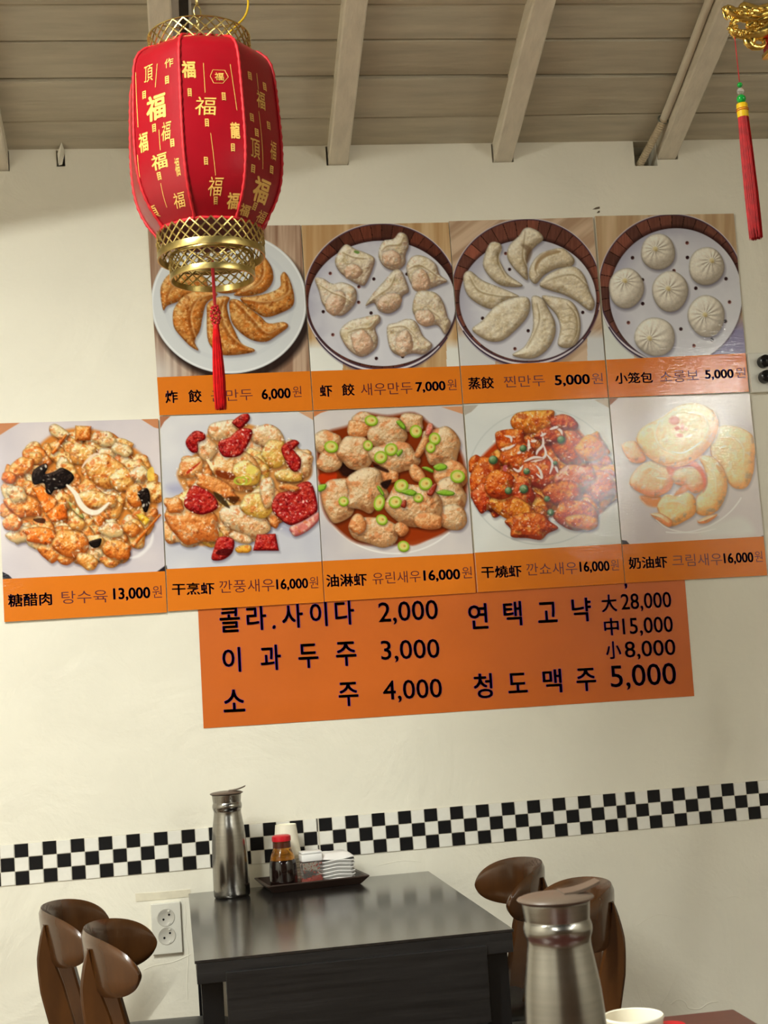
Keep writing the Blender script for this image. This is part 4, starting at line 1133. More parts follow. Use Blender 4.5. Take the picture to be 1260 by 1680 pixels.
def paint_fried(p):
    wood(p, rgb(140, 108, 88), rgb(184, 158, 136), 26, seed=3)
    q = (slice(None), slice(None)); p.over(q, rgb(206, 200, 196), np.clip((p.Y-820)/300, 0, 1)*np.clip((360-p.X)/260, 0, 1)*.85)
    p.ellipse(640, 668, 590, 528, rgb(34, 24, 22), soft=44, alpha=.9)
    p.ellipse(608, 615, 578, 524, rgb(205, 208, 211)); p.ring(608, 615, 566, 512, 10, rgb(226, 228, 230)); p.ring(608, 612, 470, 420, 30, rgb(192, 196, 202), alpha=.35)
    dk, md, lt, mo = rgb(128, 62, 18), rgb(205, 148, 78), rgb(240, 208, 148), rgb(192, 104, 34)
    D = [[(470, 510), (600, 480), (720, 480), (700, 530), (560, 550)],
         [(100, 545), (115, 470), (175, 400), (300, 380), (430, 440), (440, 520), (330, 560), (230, 610), (150, 640), (120, 672)],
         [(640, 560), (720, 500), (790, 430), (780, 330), (850, 265), (920, 350), (935, 440), (900, 510), (840, 550), (740, 570)],
         [(690, 580), (780, 570), (900, 545), (985, 500), (990, 420), (1020, 390), (1060, 450), (1090, 560), (1080, 640), (1000, 690), (880, 725), (790, 680), (720, 630)],
         [(610, 600), (680, 600), (760, 660), (840, 720), (900, 770), (1010, 760), (1045, 795), (960, 860), (880, 905), (780, 895), (690, 840), (630, 770), (612, 700)],
         [(190, 740), (200, 660), (260, 580), (350, 530), (470, 530), (520, 560), (440, 620), (410, 720), (390, 820), (350, 900), (378, 968), (320, 940), (260, 880), (205, 810)],
         [(440, 700), (450, 620), (540, 570), (610, 580), (590, 640), (610, 740), (650, 830), (700, 920), (790, 960), (770, 985), (620, 1005), (530, 990), (450, 900)]]
    for i, d in enumerate(D): p.blob(d, dk, md, lt, R=62, amp=13, ns=34, seed=20+i, mot=mo, motw=.75, motn=46, spec=.10, gain=1.25, shadow=.4)
    for st in ([(470, 560), (370, 600), (315, 700), (320, 800), (350, 900)], [(560, 600), (540, 700), (570, 800), (640, 900), (740, 965)], [(640, 610), (720, 690), (800, 780), (880, 850), (980, 800)],
               [(720, 600), (840, 620), (960, 600), (1040, 540), (1030, 440)], [(690, 545), (790, 500), (850, 420), (850, 300)], [(140, 600), (180, 520), (300, 470), (420, 470)]):
        p.stroke(st, 26, rgb(120, 56, 16), .55, 16); p.stroke([(x+16, y-10) for x, y in st], 12, rgb(240, 206, 146), .5, 12)
def paint_shrimp(p):
    wood(p, rgb(178, 140, 96), rgb(206, 176, 136), 40, seed=9)
    q = (slice(None), slice(None)); p.over(q, rgb(222, 222, 216), np.clip((p.Y-960)/80, 0, 1)*((p.X < 330) | (p.X > 1130)))
    steamer(p, (632, 636, 590, 556), (637, 690, 566, 480), rgb(92, 50, 38), 4, 40)
    holes_(p, [(237, 462), (570, 505), (825, 467), (453, 684), (183, 756), (548, 766), (255, 932), (587, 1112), (790, 1098), (455, 565)])
    dk, md, lt, mo = rgb(124, 94, 76), rgb(220, 206, 186), rgb(248, 242, 232), rgb(216, 168, 138)
    D = [[(275, 350), (350, 240), (430, 275), (500, 300), (575, 345), (560, 430), (510, 540), (470, 555), (380, 510), (300, 440)],
         [(605, 320), (640, 215), (720, 195), (770, 145), (825, 170), (840, 250), (815, 320), (810, 390), (740, 440), (650, 410)],
         [(820, 420), (870, 330), (960, 330), (1050, 390), (1080, 470), (1140, 520), (1090, 545), (1030, 570), (930, 600), (860, 550)],
         [(120, 500), (180, 500), (250, 540), (330, 530), (420, 570), (440, 640), (415, 710), (330, 785), (250, 770), (180, 700), (150, 600)],
         [(505, 710), (560, 620), (650, 520), (720, 440), (780, 440), (820, 520), (840, 600), (790, 640), (770, 720), (690, 770), (610, 750), (570, 690)],
         [(865, 730), (900, 610), (980, 595), (1060, 620), (1110, 690), (1140, 790), (1165, 850), (1120, 930), (1060, 860), (960, 870), (900, 810)],
         [(310, 900), (380, 830), (480, 800), (600, 780), (620, 830), (580, 880), (600, 960), (580, 1040), (480, 1100), (390, 1060), (330, 980)],
         [(670, 870), (740, 840), (830, 810), (900, 840), (950, 940), (1020, 1010), (960, 1080), (870, 1075), (760, 1090), (690, 1030)]]
    B = [(410, 450, 70, 60), (715, 350, 80, 70), (930, 520, 90, 70), (280, 690, 100, 75), (690, 680, 90, 70), (960, 800, 80, 60), (480, 990, 95, 85), (800, 1000, 100, 70)]
    for i, d in enumerate(D):
        p.blob(d, dk, md, lt, R=60, amp=16, ns=44, seed=50+i, mot=rgb(196, 178, 128), motw=.5, spec=.06, gain=1.3, shadow=.5)
        x, y, a, b = B[i]; p.chunk(x, y, a, b, i*.7, (rgb(140, 104, 82), rgb(214, 186, 158), rgb(242, 230, 214)), 70+i, lump=.12, amp=11, ns=26, mot=mo, motw=.6, shadow=.18, so=(0, -8), sb=18, edge=.1, spec=.08)
    for st in ([(330, 300), (420, 340), (520, 350)], [(630, 290), (680, 250), (770, 240), (800, 180)], [(840, 430), (920, 400), (1000, 440), (1080, 500)], [(170, 560), (250, 610), (330, 640), (410, 690)],
               [(560, 660), (640, 610), (700, 560), (740, 470)], [(960, 660), (1000, 740), (1090, 810), (1120, 900)], [(370, 920), (450, 890), (540, 880), (590, 820)], [(690, 880), (800, 870), (870, 920), (930, 1000)]):
        p.stroke(st, 15, rgb(150, 122, 84), .6, 10); p.stroke([(x-6, y-12) for x, y in st], 10, rgb(238, 230, 208), .6, 9)
    p.poly([(425, 285), (460, 295), (450, 312), (420, 300)], rgb(80, 120, 40), .8)
def paint_steamed(p):
    wood(p, rgb(172, 142, 116), rgb(204, 178, 152), 44, vert=False, seed=13)
    q = (slice(None), slice(None)); p.over(q, rgb(205, 205, 206), np.clip((p.Y-930)/80, 0, 1)*((p.X < 380) | (p.X > 1090)))
    steamer(p, (625, 640, 572, 548), (634, 712, 526, 464), rgb(122, 72, 58), 8, 36)
    holes_(p, [(460, 355), (490, 478), (283, 853), (813, 730), (1055, 808), (632, 948), (530, 1085)])
    dk, md, lt = rgb(132, 110, 84), rgb(220, 208, 186), rgb(246, 240, 226)
    D = [[(600, 165), (650, 155), (720, 190), (750, 245), (690, 300), (640, 360), (625, 440), (630, 560), (570, 520), (500, 440), (470, 370), (490, 290), (560, 220)],
         [(325, 300), (360, 265), (420, 280), (430, 330), (405, 370), (430, 440), (480, 520), (590, 600), (520, 615), (420, 600), (340, 540), (290, 460), (290, 400)],
         [(140, 520), (190, 490), (280, 560), (400, 610), (520, 660), (560, 690), (470, 720), (390, 780), (300, 770), (190, 700), (145, 620)],
         [(640, 540), (650, 450), (720, 360), (830, 320), (910, 320), (990, 400), (960, 460), (860, 470), (760, 520), (690, 590)],
         [(720, 600), (780, 520), (900, 465), (1000, 460), (1070, 530), (1110, 640), (1150, 740), (1110, 795), (1000, 720), (900, 670), (800, 640)],
         [(740, 680), (850, 690), (960, 720), (1020, 800), (1040, 920), (1010, 1040), (930, 1080), (860, 1050), (880, 930), (850, 830), (770, 740)],
         [(660, 690), (740, 700), (790, 780), (840, 880), (840, 980), (790, 1080), (700, 1150), (600, 1160), (510, 1130), (600, 1070), (660, 960), (670, 850)],
         [(205, 930), (280, 870), (380, 760), (500, 700), (620, 690), (650, 760), (620, 850), (540, 940), (440, 1020), (340, 1030), (240, 980)]]
    for i, d in enumerate(D): p.blob(d, dk, md, lt, R=66, amp=11, ns=46, seed=120+i, mot=rgb(188, 166, 122), motw=.35, gain=1.3, spec=.05, shadow=.42)
    for st in ([(610, 180), (600, 280), (590, 380), (620, 470)], [(700, 520), (690, 450), (760, 380), (880, 340)], [(180, 530), (250, 640), (380, 680), (500, 690)], [(420, 330), (400, 420), (460, 540)],
               [(740, 590), (840, 540), (980, 520), (1080, 600)], [(930, 740), (1000, 830), (1010, 960), (960, 1060)], [(700, 740), (720, 860), (680, 980), (620, 1080)]):
        p.stroke(st, 15, rgb(140, 116, 78), .55, 12); p.stroke([(x+9, y-8) for x, y in st], 9, rgb(236, 230, 210), .5, 9)
    for k in range(5): p.stroke([(900, 790+k*52), (960, 775+k*52), (1010, 800+k*50)], 9, rgb(150, 130, 100), .45, 8)
    for st in ([(585, 290), (640, 330), (625, 420)],): p.stroke(st, 44, rgb(104, 78, 54), .6, 18)
    p.stroke([(690, 480), (720, 400), (800, 350), (880, 340)], 34, rgb(134, 96, 54), .55, 16)
def paint_buns(p):
    wood(p, rgb(176, 146, 112), rgb(206, 180, 146), 46, seed=21)
    q = (slice(None), slice(None)); p.over(q, rgb(212, 214, 208), np.clip((p.Y-720)/90, 0, 1)*(p.X < 300)); p.over(q, rgb(120, 110, 150), np.clip((p.Y-760)/120, 0, 1)*(p.X > 820))
    steamer(p, (570, 572, 516, 520), (602, 634, 474, 484), rgb(104, 64, 54), 15, 36)
    holes_(p, [(680, 255), (682, 360), (290, 362), (585, 455), (960, 512), (742, 580), (985, 678), (360, 520), (362, 690), (260, 825), (634, 870), (858, 945), (727, 988), (955, 815)])
    for i, (x, y, rx, ry, kx, ky) in enumerate(((472, 318, 122, 134, -20, -20), (818, 422, 128, 139, 40, -40), (245, 580, 125, 143, -10, -55), (558, 602, 130, 143, -14, -20), (818, 778, 134, 147, -10, -10), (450, 925, 145, 138, -40, 10))):
        def pl(X, Y, x=x, y=y, kx=kx, ky=ky, rx=rx):
            a = np.arctan2(Y-y-ky, X-x-kx); r = np.hypot(X-x-kx, Y-y-ky)
            return np.sin(a*13+r*.016+1.2*np.sin(a*2+x))*3.6*np.clip(r/18, 0, 1)*np.clip(1.25-r/(rx*1.0), 0, 1)+16*np.exp(-(r/20)**2)
        pts = [(x+rx*(1+.03*math.sin(3*t+i))*math.cos(t), y+ry*(1+.03*math.cos(2*t+i))*math.sin(t)) for t in np.linspace(0, 2*PI, 18)[:-1]]
        p.blob(pts, rgb(146, 132, 116), rgb(224, 216, 202), rgb(248, 245, 236), R=100, amp=4, ns=40, seed=160+i, pleat=pl, gain=1.25, shadow=.45, so=(8, 18))
        p.ellipse(x+kx, y+ky, 17, 15, rgb(214, 198, 140), soft=12, alpha=.8)
        p.ellipse(x+kx+6, y+ky+10, 8, 7, rgb(170, 140, 80), soft=8, alpha=.6)
def corner_bits(p, pts, col_): p.poly(pts, col_, 1, None, False)
def scatter(p, region, n, seed, rx, cols, **kw):
    r = random.Random(seed); poly = cr_closed(region); x0, y0 = poly.min(0); x1, y1 = poly.max(0); k = 0; tries = 0
    items = []
    while k < n and tries < n*30:
        tries += 1; x, y = r.uniform(x0, x1), r.uniform(y0, y1); ins = False
        for i in range(len(poly)):
            ax, ay = poly[i]; bx, by = poly[(i+1) % len(poly)]
            if (ay > y) != (by > y) and x < (bx-ax)*(y-ay)/(by-ay)+ax: ins = not ins
        if ins: items.append((x, y)); k += 1
    items.sort(key=lambda q: q[1])
    for i, (x, y) in enumerate(items):
        a = r.uniform(*rx); p.chunk(x, y, a, a*r.uniform(.55, .85), r.uniform(0, PI), r.choice(cols), seed*100+i, **kw)
def glints(p, pts_region, n, seed, col_=(255, 244, 226), r0=3, r1=9, alpha=.75):
    r = random.Random(seed); x0, y0, x1, y1 = pts_region
    for _ in range(n):
        x, y = r.uniform(x0, x1), r.uniform(y0, y1); t = ((x-(x0+x1)/2)/(x1-x0)*2)**2+((y-(y0+y1)/2)/(y1-y0)*2)**2
        if t < .95: p.ellipse(x, y, r.uniform(r0, r1), r.uniform(r0, r1)*.6, rgb(*col_), soft=5, alpha=alpha*r.uniform(.4, 1), rot=r.uniform(0, PI))
def paint_pork(p):
    q = (slice(None), slice(None))
    p.fill(lambda X, Y: rgb(214, 204, 206)+(rgb(196, 188, 196)-rgb(214, 204, 206))*np.clip(fbm(X/300, Y/300, 2)*1.6-.4, 0, 1)[..., None])
    for c in ([(-60, 50), (150, 55), (60, 110), (-60, 190)], [(1020, 20), (1200, 20), (1200, 110), (1140, 95)]): corner_bits(p, c, rgb(196, 132, 92))
    for c in ([(-30, 1140), (60, 1185), (100, 1225), (-30, 1240)], [(1160, 1160), (1230, 1110), (1230, 1170)]): corner_bits(p, c, rgb(34, 30, 40))
    heap = [(30, 480), (110, 400), (240, 270), (380, 150), (560, 100), (760, 130), (930, 210), (1080, 330), (1150, 480), (1170, 640), (1120, 800), (1000, 960), (880, 1060), (700, 1100), (460, 1060), (260, 960), (80, 830), (40, 640)]
    p.poly([(x, y+20) for x, y in heap], rgb(150, 120, 120), .35, 90); p.poly(heap, rgb(206, 126, 52), 1, 26)
    or_ = (rgb(150, 58, 12), rgb(228, 146, 62), rgb(248, 206, 130)); go = (rgb(172, 92, 28), rgb(232, 186, 104), rgb(252, 232, 180)); ca = (rgb(170, 62, 8), rgb(238, 124, 34), rgb(252, 176, 92)); on = (rgb(190, 150, 96), rgb(226, 204, 152), rgb(250, 240, 214))
    scatter(p, heap, 130, 31, (55, 105), [or_, go, go, on, or_], amp=14, ns=30, spec=.22, mot=rgb(220, 120, 44), motw=.55, shadow=.38)
    C = p.chunk; kw = dict(amp=13, ns=28, spec=.28, shadow=.45, mot=rgb(222, 120, 40), motw=.5)
    C(430, 130, 80, 50, .5, on, 1, **kw); p.blob([(550, 80), (670, 85), (665, 190), (550, 195)], *or_, R=36, amp=8, ns=24, spec=.3, curve=False)
    C(600, 290, 110, 80, 0, go, 3, **kw); C(780, 430, 150, 130, .2, go, 4, **kw); C(900, 480, 90, 80, .4, go, 5, **kw); C(760, 180, 90, 60, .1, on, 6, **kw); C(900, 260, 90, 50, .3, on, 7, **kw)
    C(170, 680, 140, 85, .15, or_, 8, **kw); C(120, 590, 80, 60, .3, on, 9, **kw); C(90, 800, 70, 65, 0, or_, 10, **kw); C(150, 390, 110, 60, -.6, or_, 11, **kw); C(60, 470, 55, 45, 0, ca, 12, **kw)
    C(700, 630, 170, 65, .1, go, 13, **kw); C(1030, 440, 70, 60, -.6, on, 14, **kw); C(300, 900, 130, 60, .15, ca, 15, **kw); C(520, 950, 140, 110, .1, or_, 16, **kw); C(640, 1080, 80, 60, .5, go, 17, **kw)
    C(860, 1000, 110, 80, .2, or_, 18, **kw); C(820, 850, 90, 60, .1, on, 19, **kw); C(970, 850, 60, 55, 0, or_, 20, **kw); C(1000, 600, 70, 90, .2, or_, 21, **kw); C(450, 660, 60, 100, .1, go, 22, **kw); C(560, 800, 60, 60, 0, go, 23, **kw)
    for a in ([(430, 190), (470, 150), (505, 130), (420, 270), (385, 300), (370, 280)], [(230, 540), (300, 520), (420, 640), (400, 700), (330, 740)], [(330, 740), (480, 620), (495, 770), (380, 800)]): p.blob(a, *ca, R=24, amp=5, ns=24, spec=.2, curve=False)
    p.blob([(960, 960), (1180, 735), (1195, 745), (985, 985)], *ca, R=14, amp=3, spec=.15, curve=False, shadow=.25); p.blob([(1000, 740), (1050, 735), (1115, 780), (1070, 830)], rgb(190, 130, 10), rgb(244, 192, 40), rgb(252, 228, 110), R=20, amp=4, spec=.2, curve=False)
    p.poly([(1090, 420), (1130, 390), (1140, 480), (1095, 490)], rgb(240, 200, 80), .8)
    bl = (rgb(6, 4, 4), rgb(24, 16, 14), rgb(70, 54, 46))
    p.blob([(230, 470), (245, 410), (330, 362), (345, 400), (330, 440), (400, 420), (450, 395), (520, 430), (540, 480), (470, 545), (400, 560), (370, 595), (335, 575), (320, 510), (250, 520)], *bl, R=26, amp=12, ns=34, spec=.10, seed=5, fleck=())
    p.blob([(1015, 580), (1085, 545), (1110, 620), (1090, 715), (1060, 715), (1040, 640)], *bl, R=20, amp=8, ns=24, spec=.12, seed=6, fleck=()); p.blob([(650, 945), (700, 925), (745, 920), (730, 975), (680, 985)], *bl, R=20, amp=5, seed=8, fleck=()); p.poly([(240, 775), (320, 770), (325, 805), (270, 800)], rgb(40, 16, 8), .8)
    p.stroke([(490, 528), (550, 590), (590, 670), (650, 725), (720, 730), (800, 660)], 52, rgb(170, 120, 80), .6, 14); p.stroke([(490, 525), (550, 585), (590, 665), (650, 718), (720, 722), (800, 655)], 42, rgb(238, 226, 208), 1, 8)
    p.blob([(500, 645), (570, 690), (615, 760), (590, 765), (530, 710)], rgb(90, 96, 30), rgb(196, 186, 110), rgb(226, 220, 160), R=16, amp=3); p.stroke([(600, 395), (640, 340), (700, 295), (730, 300)], 20, rgb(240, 214, 190), .9)
    p.stroke([(1130, 880), (1110, 960), (1030, 1040), (960, 1060)], 26, rgb(236, 232, 232), .7, 14)
    glints(p, (60, 120, 1130, 1080), 260, 71, r0=4, r1=14)
def paint_ganpung(p):
    p.fill(lambda X, Y: rgb(214, 213, 216)+(rgb(188, 188, 200)-rgb(214, 213, 216))*np.clip(fbm(X/340, Y/340, 5)*1.8-.5, 0, 1)[..., None])
    corner_bits(p, [(0, 60), (90, 75), (40, 120), (0, 190)], rgb(170, 110, 80)); corner_bits(p, [(1020, 40), (1150, 30), (1150, 110)], rgb(206, 158, 122)); corner_bits(p, [(0, 1230), (50, 1180), (60, 1225)], rgb(40, 34, 40))
    go = (rgb(168, 92, 36), rgb(228, 180, 116), rgb(250, 230, 186)); pa = (rgb(176, 128, 80), rgb(226, 200, 158), rgb(250, 240, 218)); ye = (rgb(170, 116, 30), rgb(226, 192, 106), rgb(250, 236, 170)); og = (rgb(160, 70, 20), rgb(222, 142, 72), rgb(246, 196, 130))
    kw = dict(amp=13, ns=30, spec=.20, mot=rgb(222, 132, 62), motw=.5, shadow=.4); C = p.chunk
    p.poly([(60, 600), (200, 580), (220, 640), (100, 660)], rgb(120, 120, 170), .4, 60); p.poly([(860, 880), (1050, 900), (980, 960)], rgb(120, 120, 160), .4, 60)
    heap = [(180, 430), (290, 330), (400, 150), (560, 120), (760, 170), (920, 260), (1100, 370), (1130, 520), (1000, 640), (880, 800), (780, 940), (560, 980), (320, 1040), (90, 960), (80, 740), (200, 690), (130, 520)]
    p.poly(heap, rgb(206, 140, 74), 1, 20)
    scatter(p, heap, 60, 41, (60, 120), [go, pa, og, ye], **kw)
    C(470, 180, 110, 80, -.3, pa, 1, **kw); C(800, 230, 120, 90, .3, pa, 2, **kw); C(1050, 440, 90, 110, .1, pa, 3, **kw); C(350, 330, 80, 90, .2, pa, 4, **kw); C(230, 460, 100, 70, -.4, go, 5, **kw); C(850, 360, 90, 110, .3, ye, 6, **kw)
    C(250, 880, 200, 150, .15, og, 8, **kw); C(110, 740, 80, 60, .4, og, 9, **kw); C(640, 850, 190, 110, .35, pa, 10, **kw); C(720, 740, 130, 90, .1, ye, 11, **kw); C(560, 480, 190, 150, .3, go, 12, **kw); C(640, 500, 120, 90, .3, ye, 13, **kw); C(800, 640, 60, 110, .05, pa, 14, **kw)
    C(420, 610, 180, 60, .5, og, 15, **kw); C(600, 980, 90, 40, .3, pa, 16, **kw); C(620, 1060, 60, 32, -.1, (rgb(180, 110, 20), rgb(232, 170, 60), rgb(250, 216, 130)), 17, amp=5); C(960, 520, 110, 50, .1, ye, 18, **kw)
    rd = (rgb(84, 4, 8), rgb(168, 22, 26), rgb(226, 74, 52)); kr = dict(amp=10, ns=26, spec=.3, R=28, shadow=.4, mot=rgb(206, 70, 30), motw=.35, fleck=[((232, 120, 90), .66, 12, .6), ((96, 4, 8), .58, 22, .6)])
    for i, d in enumerate(([(195, 270), (260, 190), (330, 205), (340, 250), (290, 280), (285, 345), (235, 345)], [(540, 120), (600, 70), (650, 55), (672, 95), (640, 140), (600, 175), (560, 150)], [(440, 270), (520, 235), (590, 175), (660, 170), (690, 200), (660, 280), (600, 370), (490, 385), (445, 340)],
                           [(905, 310), (990, 255), (1040, 280), (1000, 330), (1050, 400), (1040, 480), (985, 485), (930, 400)], [(830, 760), (870, 660), (960, 630), (1060, 570), (1130, 580), (1170, 700), (1170, 790), (1080, 850), (980, 890), (890, 840)],
                           [(180, 720), (240, 600), (330, 620), (410, 680), (430, 760), (320, 810), (220, 780)], [(385, 1140), (400, 1060), (440, 975), (545, 990), (540, 1080), (470, 1140)], [(690, 1075), (720, 955), (860, 950), (885, 1075)])):
        p.blob(d, *rd, seed=200+i, curve=i not in (7,), **kr)
    p.blob([(970, 900), (1080, 850), (1180, 790), (1185, 850), (1100, 930), (1010, 970), (975, 940)], rgb(150, 60, 60), rgb(214, 120, 110), rgb(236, 180, 176), R=24, amp=5)
    p.blob([(890, 590), (960, 580), (1040, 610), (1000, 640), (900, 620)], *og, R=20, amp=4); p.poly([(420, 480), (550, 510), (545, 555), (440, 530)], rgb(110, 34, 10), .85, 12); p.poly([(400, 640), (470, 680), (520, 760), (470, 740), (420, 690)], rgb(44, 30, 14), .85, 10); p.poly([(500, 680), (590, 680), (560, 730), (520, 720)], rgb(60, 24, 8), .8, 12)
    p.poly([(415, 1085), (470, 1060), (540, 1070), (510, 1110), (430, 1105)], rgb(60, 6, 8), .8); p.ring(640, 555, 36, 30, 12, rgb(200, 180, 60)); p.ring(600, 560, 44, 26, 10, rgb(170, 180, 60)); p.ellipse(680, 480, 40, 34, rgb(226, 208, 100), 14, .8)
    p.stroke([(350, 400), (380, 440), (395, 480)], 26, rgb(244, 226, 180), .9); p.poly([(205, 490), (300, 420), (290, 440), (215, 505)], rgb(180, 40, 20), .9)
    glints(p, (90, 120, 1150, 1000), 240, 81, r0=4, r1=13); glints(p, (850, 620, 1160, 860), 40, 82, (255, 220, 200)); glints(p, (440, 190, 690, 380), 26, 83, (250, 190, 150))
def ringlet(p, x, y, rx, ry, rot=0.0, thick=1.0):
    p.ellipse(x+6, y+12, rx*1.05, ry*1.05, rgb(90, 50, 24), 18, .5, rot)
    p.ellipse(x+3, y+7, rx, ry, rgb(96, 124, 24), None, 1, rot); p.ellipse(x, y, rx, ry, rgb(148, 182, 46), None, 1, rot); p.ellipse(x, y, rx*.74, ry*.74, rgb(206, 204, 116), None, 1, rot); p.ellipse(x-2, y-2, rx*.45, ry*.45, rgb(226, 196, 110), 8, .9, rot); p.ellipse(x+rx*.2, y, rx*.2, ry*.2, rgb(180, 120, 50), 6, .7, rot)
def paint_yurin(p):
    p.fill(lambda X, Y: rgb(212, 204, 202)+(rgb(190, 184, 190)-rgb(212, 204, 202))*np.clip(fbm(X/340, Y/340, 8)*1.8-.5, 0, 1)[..., None])
    corner_bits(p, [(10, 80), (140, 78), (70, 100), (20, 130)], rgb(196, 118, 70)); corner_bits(p, [(960, 55), (1125, 50), (1128, 110)], rgb(206, 146, 106))
    p.ring(610, 640, 560, 500, 12, rgb(230, 226, 224), 40, 150)
    heap = [(40, 430), (80, 260), (280, 190), (360, 100), (560, 120), (760, 100), (900, 200), (1040, 280), (1130, 460), (1150, 700), (1080, 900), (960, 1000), (720, 1060), (560, 1080), (330, 1060), (170, 940), (90, 820), (60, 620)]
    p.poly(heap, rgb(124, 44, 12), 1, 30); p.poly([(200, 470), (330, 440), (340, 560), (230, 570)], rgb(36, 16, 12), .9, 20); p.poly([(700, 960), (980, 960), (860, 1040), (720, 1080)], rgb(150, 50, 10), .9, 16); p.poly([(60, 560), (180, 540), (170, 610), (70, 620)], rgb(190, 50, 14), .9, 14)
    pa = (rgb(150, 96, 54), rgb(214, 182, 140), rgb(240, 222, 190)); og = (rgb(170, 84, 34), rgb(222, 160, 104), rgb(244, 208, 160)); kw = dict(amp=10, ns=22, spec=.05, mot=rgb(222, 148, 92), motw=.5, shadow=.45); C = p.chunk
    C(740, 170, 90, 80, 0, pa, 1, **kw); C(380, 150, 80, 60, 0, pa, 2, **kw); C(340, 220, 90, 70, .1, og, 3, **kw); C(120, 330, 110, 100, 0, pa, 4, **kw); C(130, 460, 95, 75, 0, pa, 5, **kw); C(320, 400, 130, 130, .2, pa, 6, **kw); C(560, 250, 160, 140, .2, pa, 7, **kw); C(960, 350, 150, 150, .4, pa, 8, **kw)
    C(620, 430, 190, 120, .1, pa, 9, **kw); C(1040, 560, 130, 110, .1, og, 10, **kw); C(1020, 720, 130, 140, 0, pa, 11, **kw); C(1040, 880, 110, 100, -.2, pa, 12, **kw); C(520, 560, 130, 60, .1, og, 13, **kw); C(200, 740, 130, 160, .1, pa, 14, **kw); C(400, 680, 150, 160, .2, pa, 15, **kw); C(760, 780, 220, 170, .15, pa, 16, **kw)
    C(460, 970, 180, 110, .2, pa, 17, **kw); C(860, 900, 110, 70, .1, og, 18, **kw); C(340, 920, 60, 80, 0, og, 19, **kw); C(660, 960, 50, 50, 0, og, 20, **kw); C(780, 550, 50, 80, -.5, og, 21, **kw)
    p.blob([(760, 420), (790, 340), (850, 240), (890, 250), (860, 330), (800, 430)], *og, R=30, amp=6, ns=20); p.blob([(840, 260), (860, 185), (895, 180), (900, 220), (870, 265)], rgb(160, 60, 50), rgb(222, 120, 100), rgb(246, 190, 170), R=16, amp=3, spec=.2)
    p.poly([(510, 620), (590, 595), (560, 660), (530, 660)], rgb(30, 14, 12), .95, 10); p.poly([(460, 480), (560, 520), (560, 545), (470, 510)], rgb(40, 16, 10), .9, 12)
    for i, (x, y, rx, ry, r) in enumerate(((440, 155, 48, 38, .1), (145, 350, 50, 42, .1), (415, 340, 34, 36, 0), (585, 370, 48, 44, -.4), (508, 428, 48, 44, -.4), (770, 235, 44, 46, 0), (910, 290, 42, 44, 0), (880, 355, 34, 38, .3), (1080, 570, 54, 46, 0), (840, 625, 50, 44, -.4), (660, 640, 52, 46, -.4), (615, 760, 48, 42, -.2), (785, 728, 36, 32, 0), (235, 755, 36, 34, 0), (497, 765, 38, 58, .3), (515, 890, 42, 36, .4), (675, 1085, 42, 38, .1))): ringlet(p, x, y, rx, ry, r)
    gr = (rgb(70, 110, 20), rgb(140, 186, 50), rgb(196, 222, 110))
    for d in ([(625, 170), (655, 155), (695, 200), (680, 225)], [(815, 510), (850, 500), (900, 525), (890, 545)], [(900, 500), (950, 475), (998, 490), (995, 520), (930, 532)], [(920, 690), (980, 670), (1055, 690), (1040, 715), (960, 712)], [(660, 690), (720, 665), (775, 690), (740, 718)], [(480, 650), (500, 645), (535, 700), (520, 715)], [(625, 395), (665, 370), (672, 395), (640, 425)], [(50, 640), (110, 630), (100, 670), (55, 685)]): p.blob(d, *gr, R=16, amp=3, shadow=.3, fleck=())
    for d in ([(850, 700), (890, 640), (920, 625), (925, 650), (890, 715)], [(655, 790), (680, 745), (700, 760), (690, 805)]): p.blob(d, rgb(90, 20, 10), rgb(166, 56, 34), rgb(220, 130, 100), R=14, amp=3, spec=.3, fleck=())
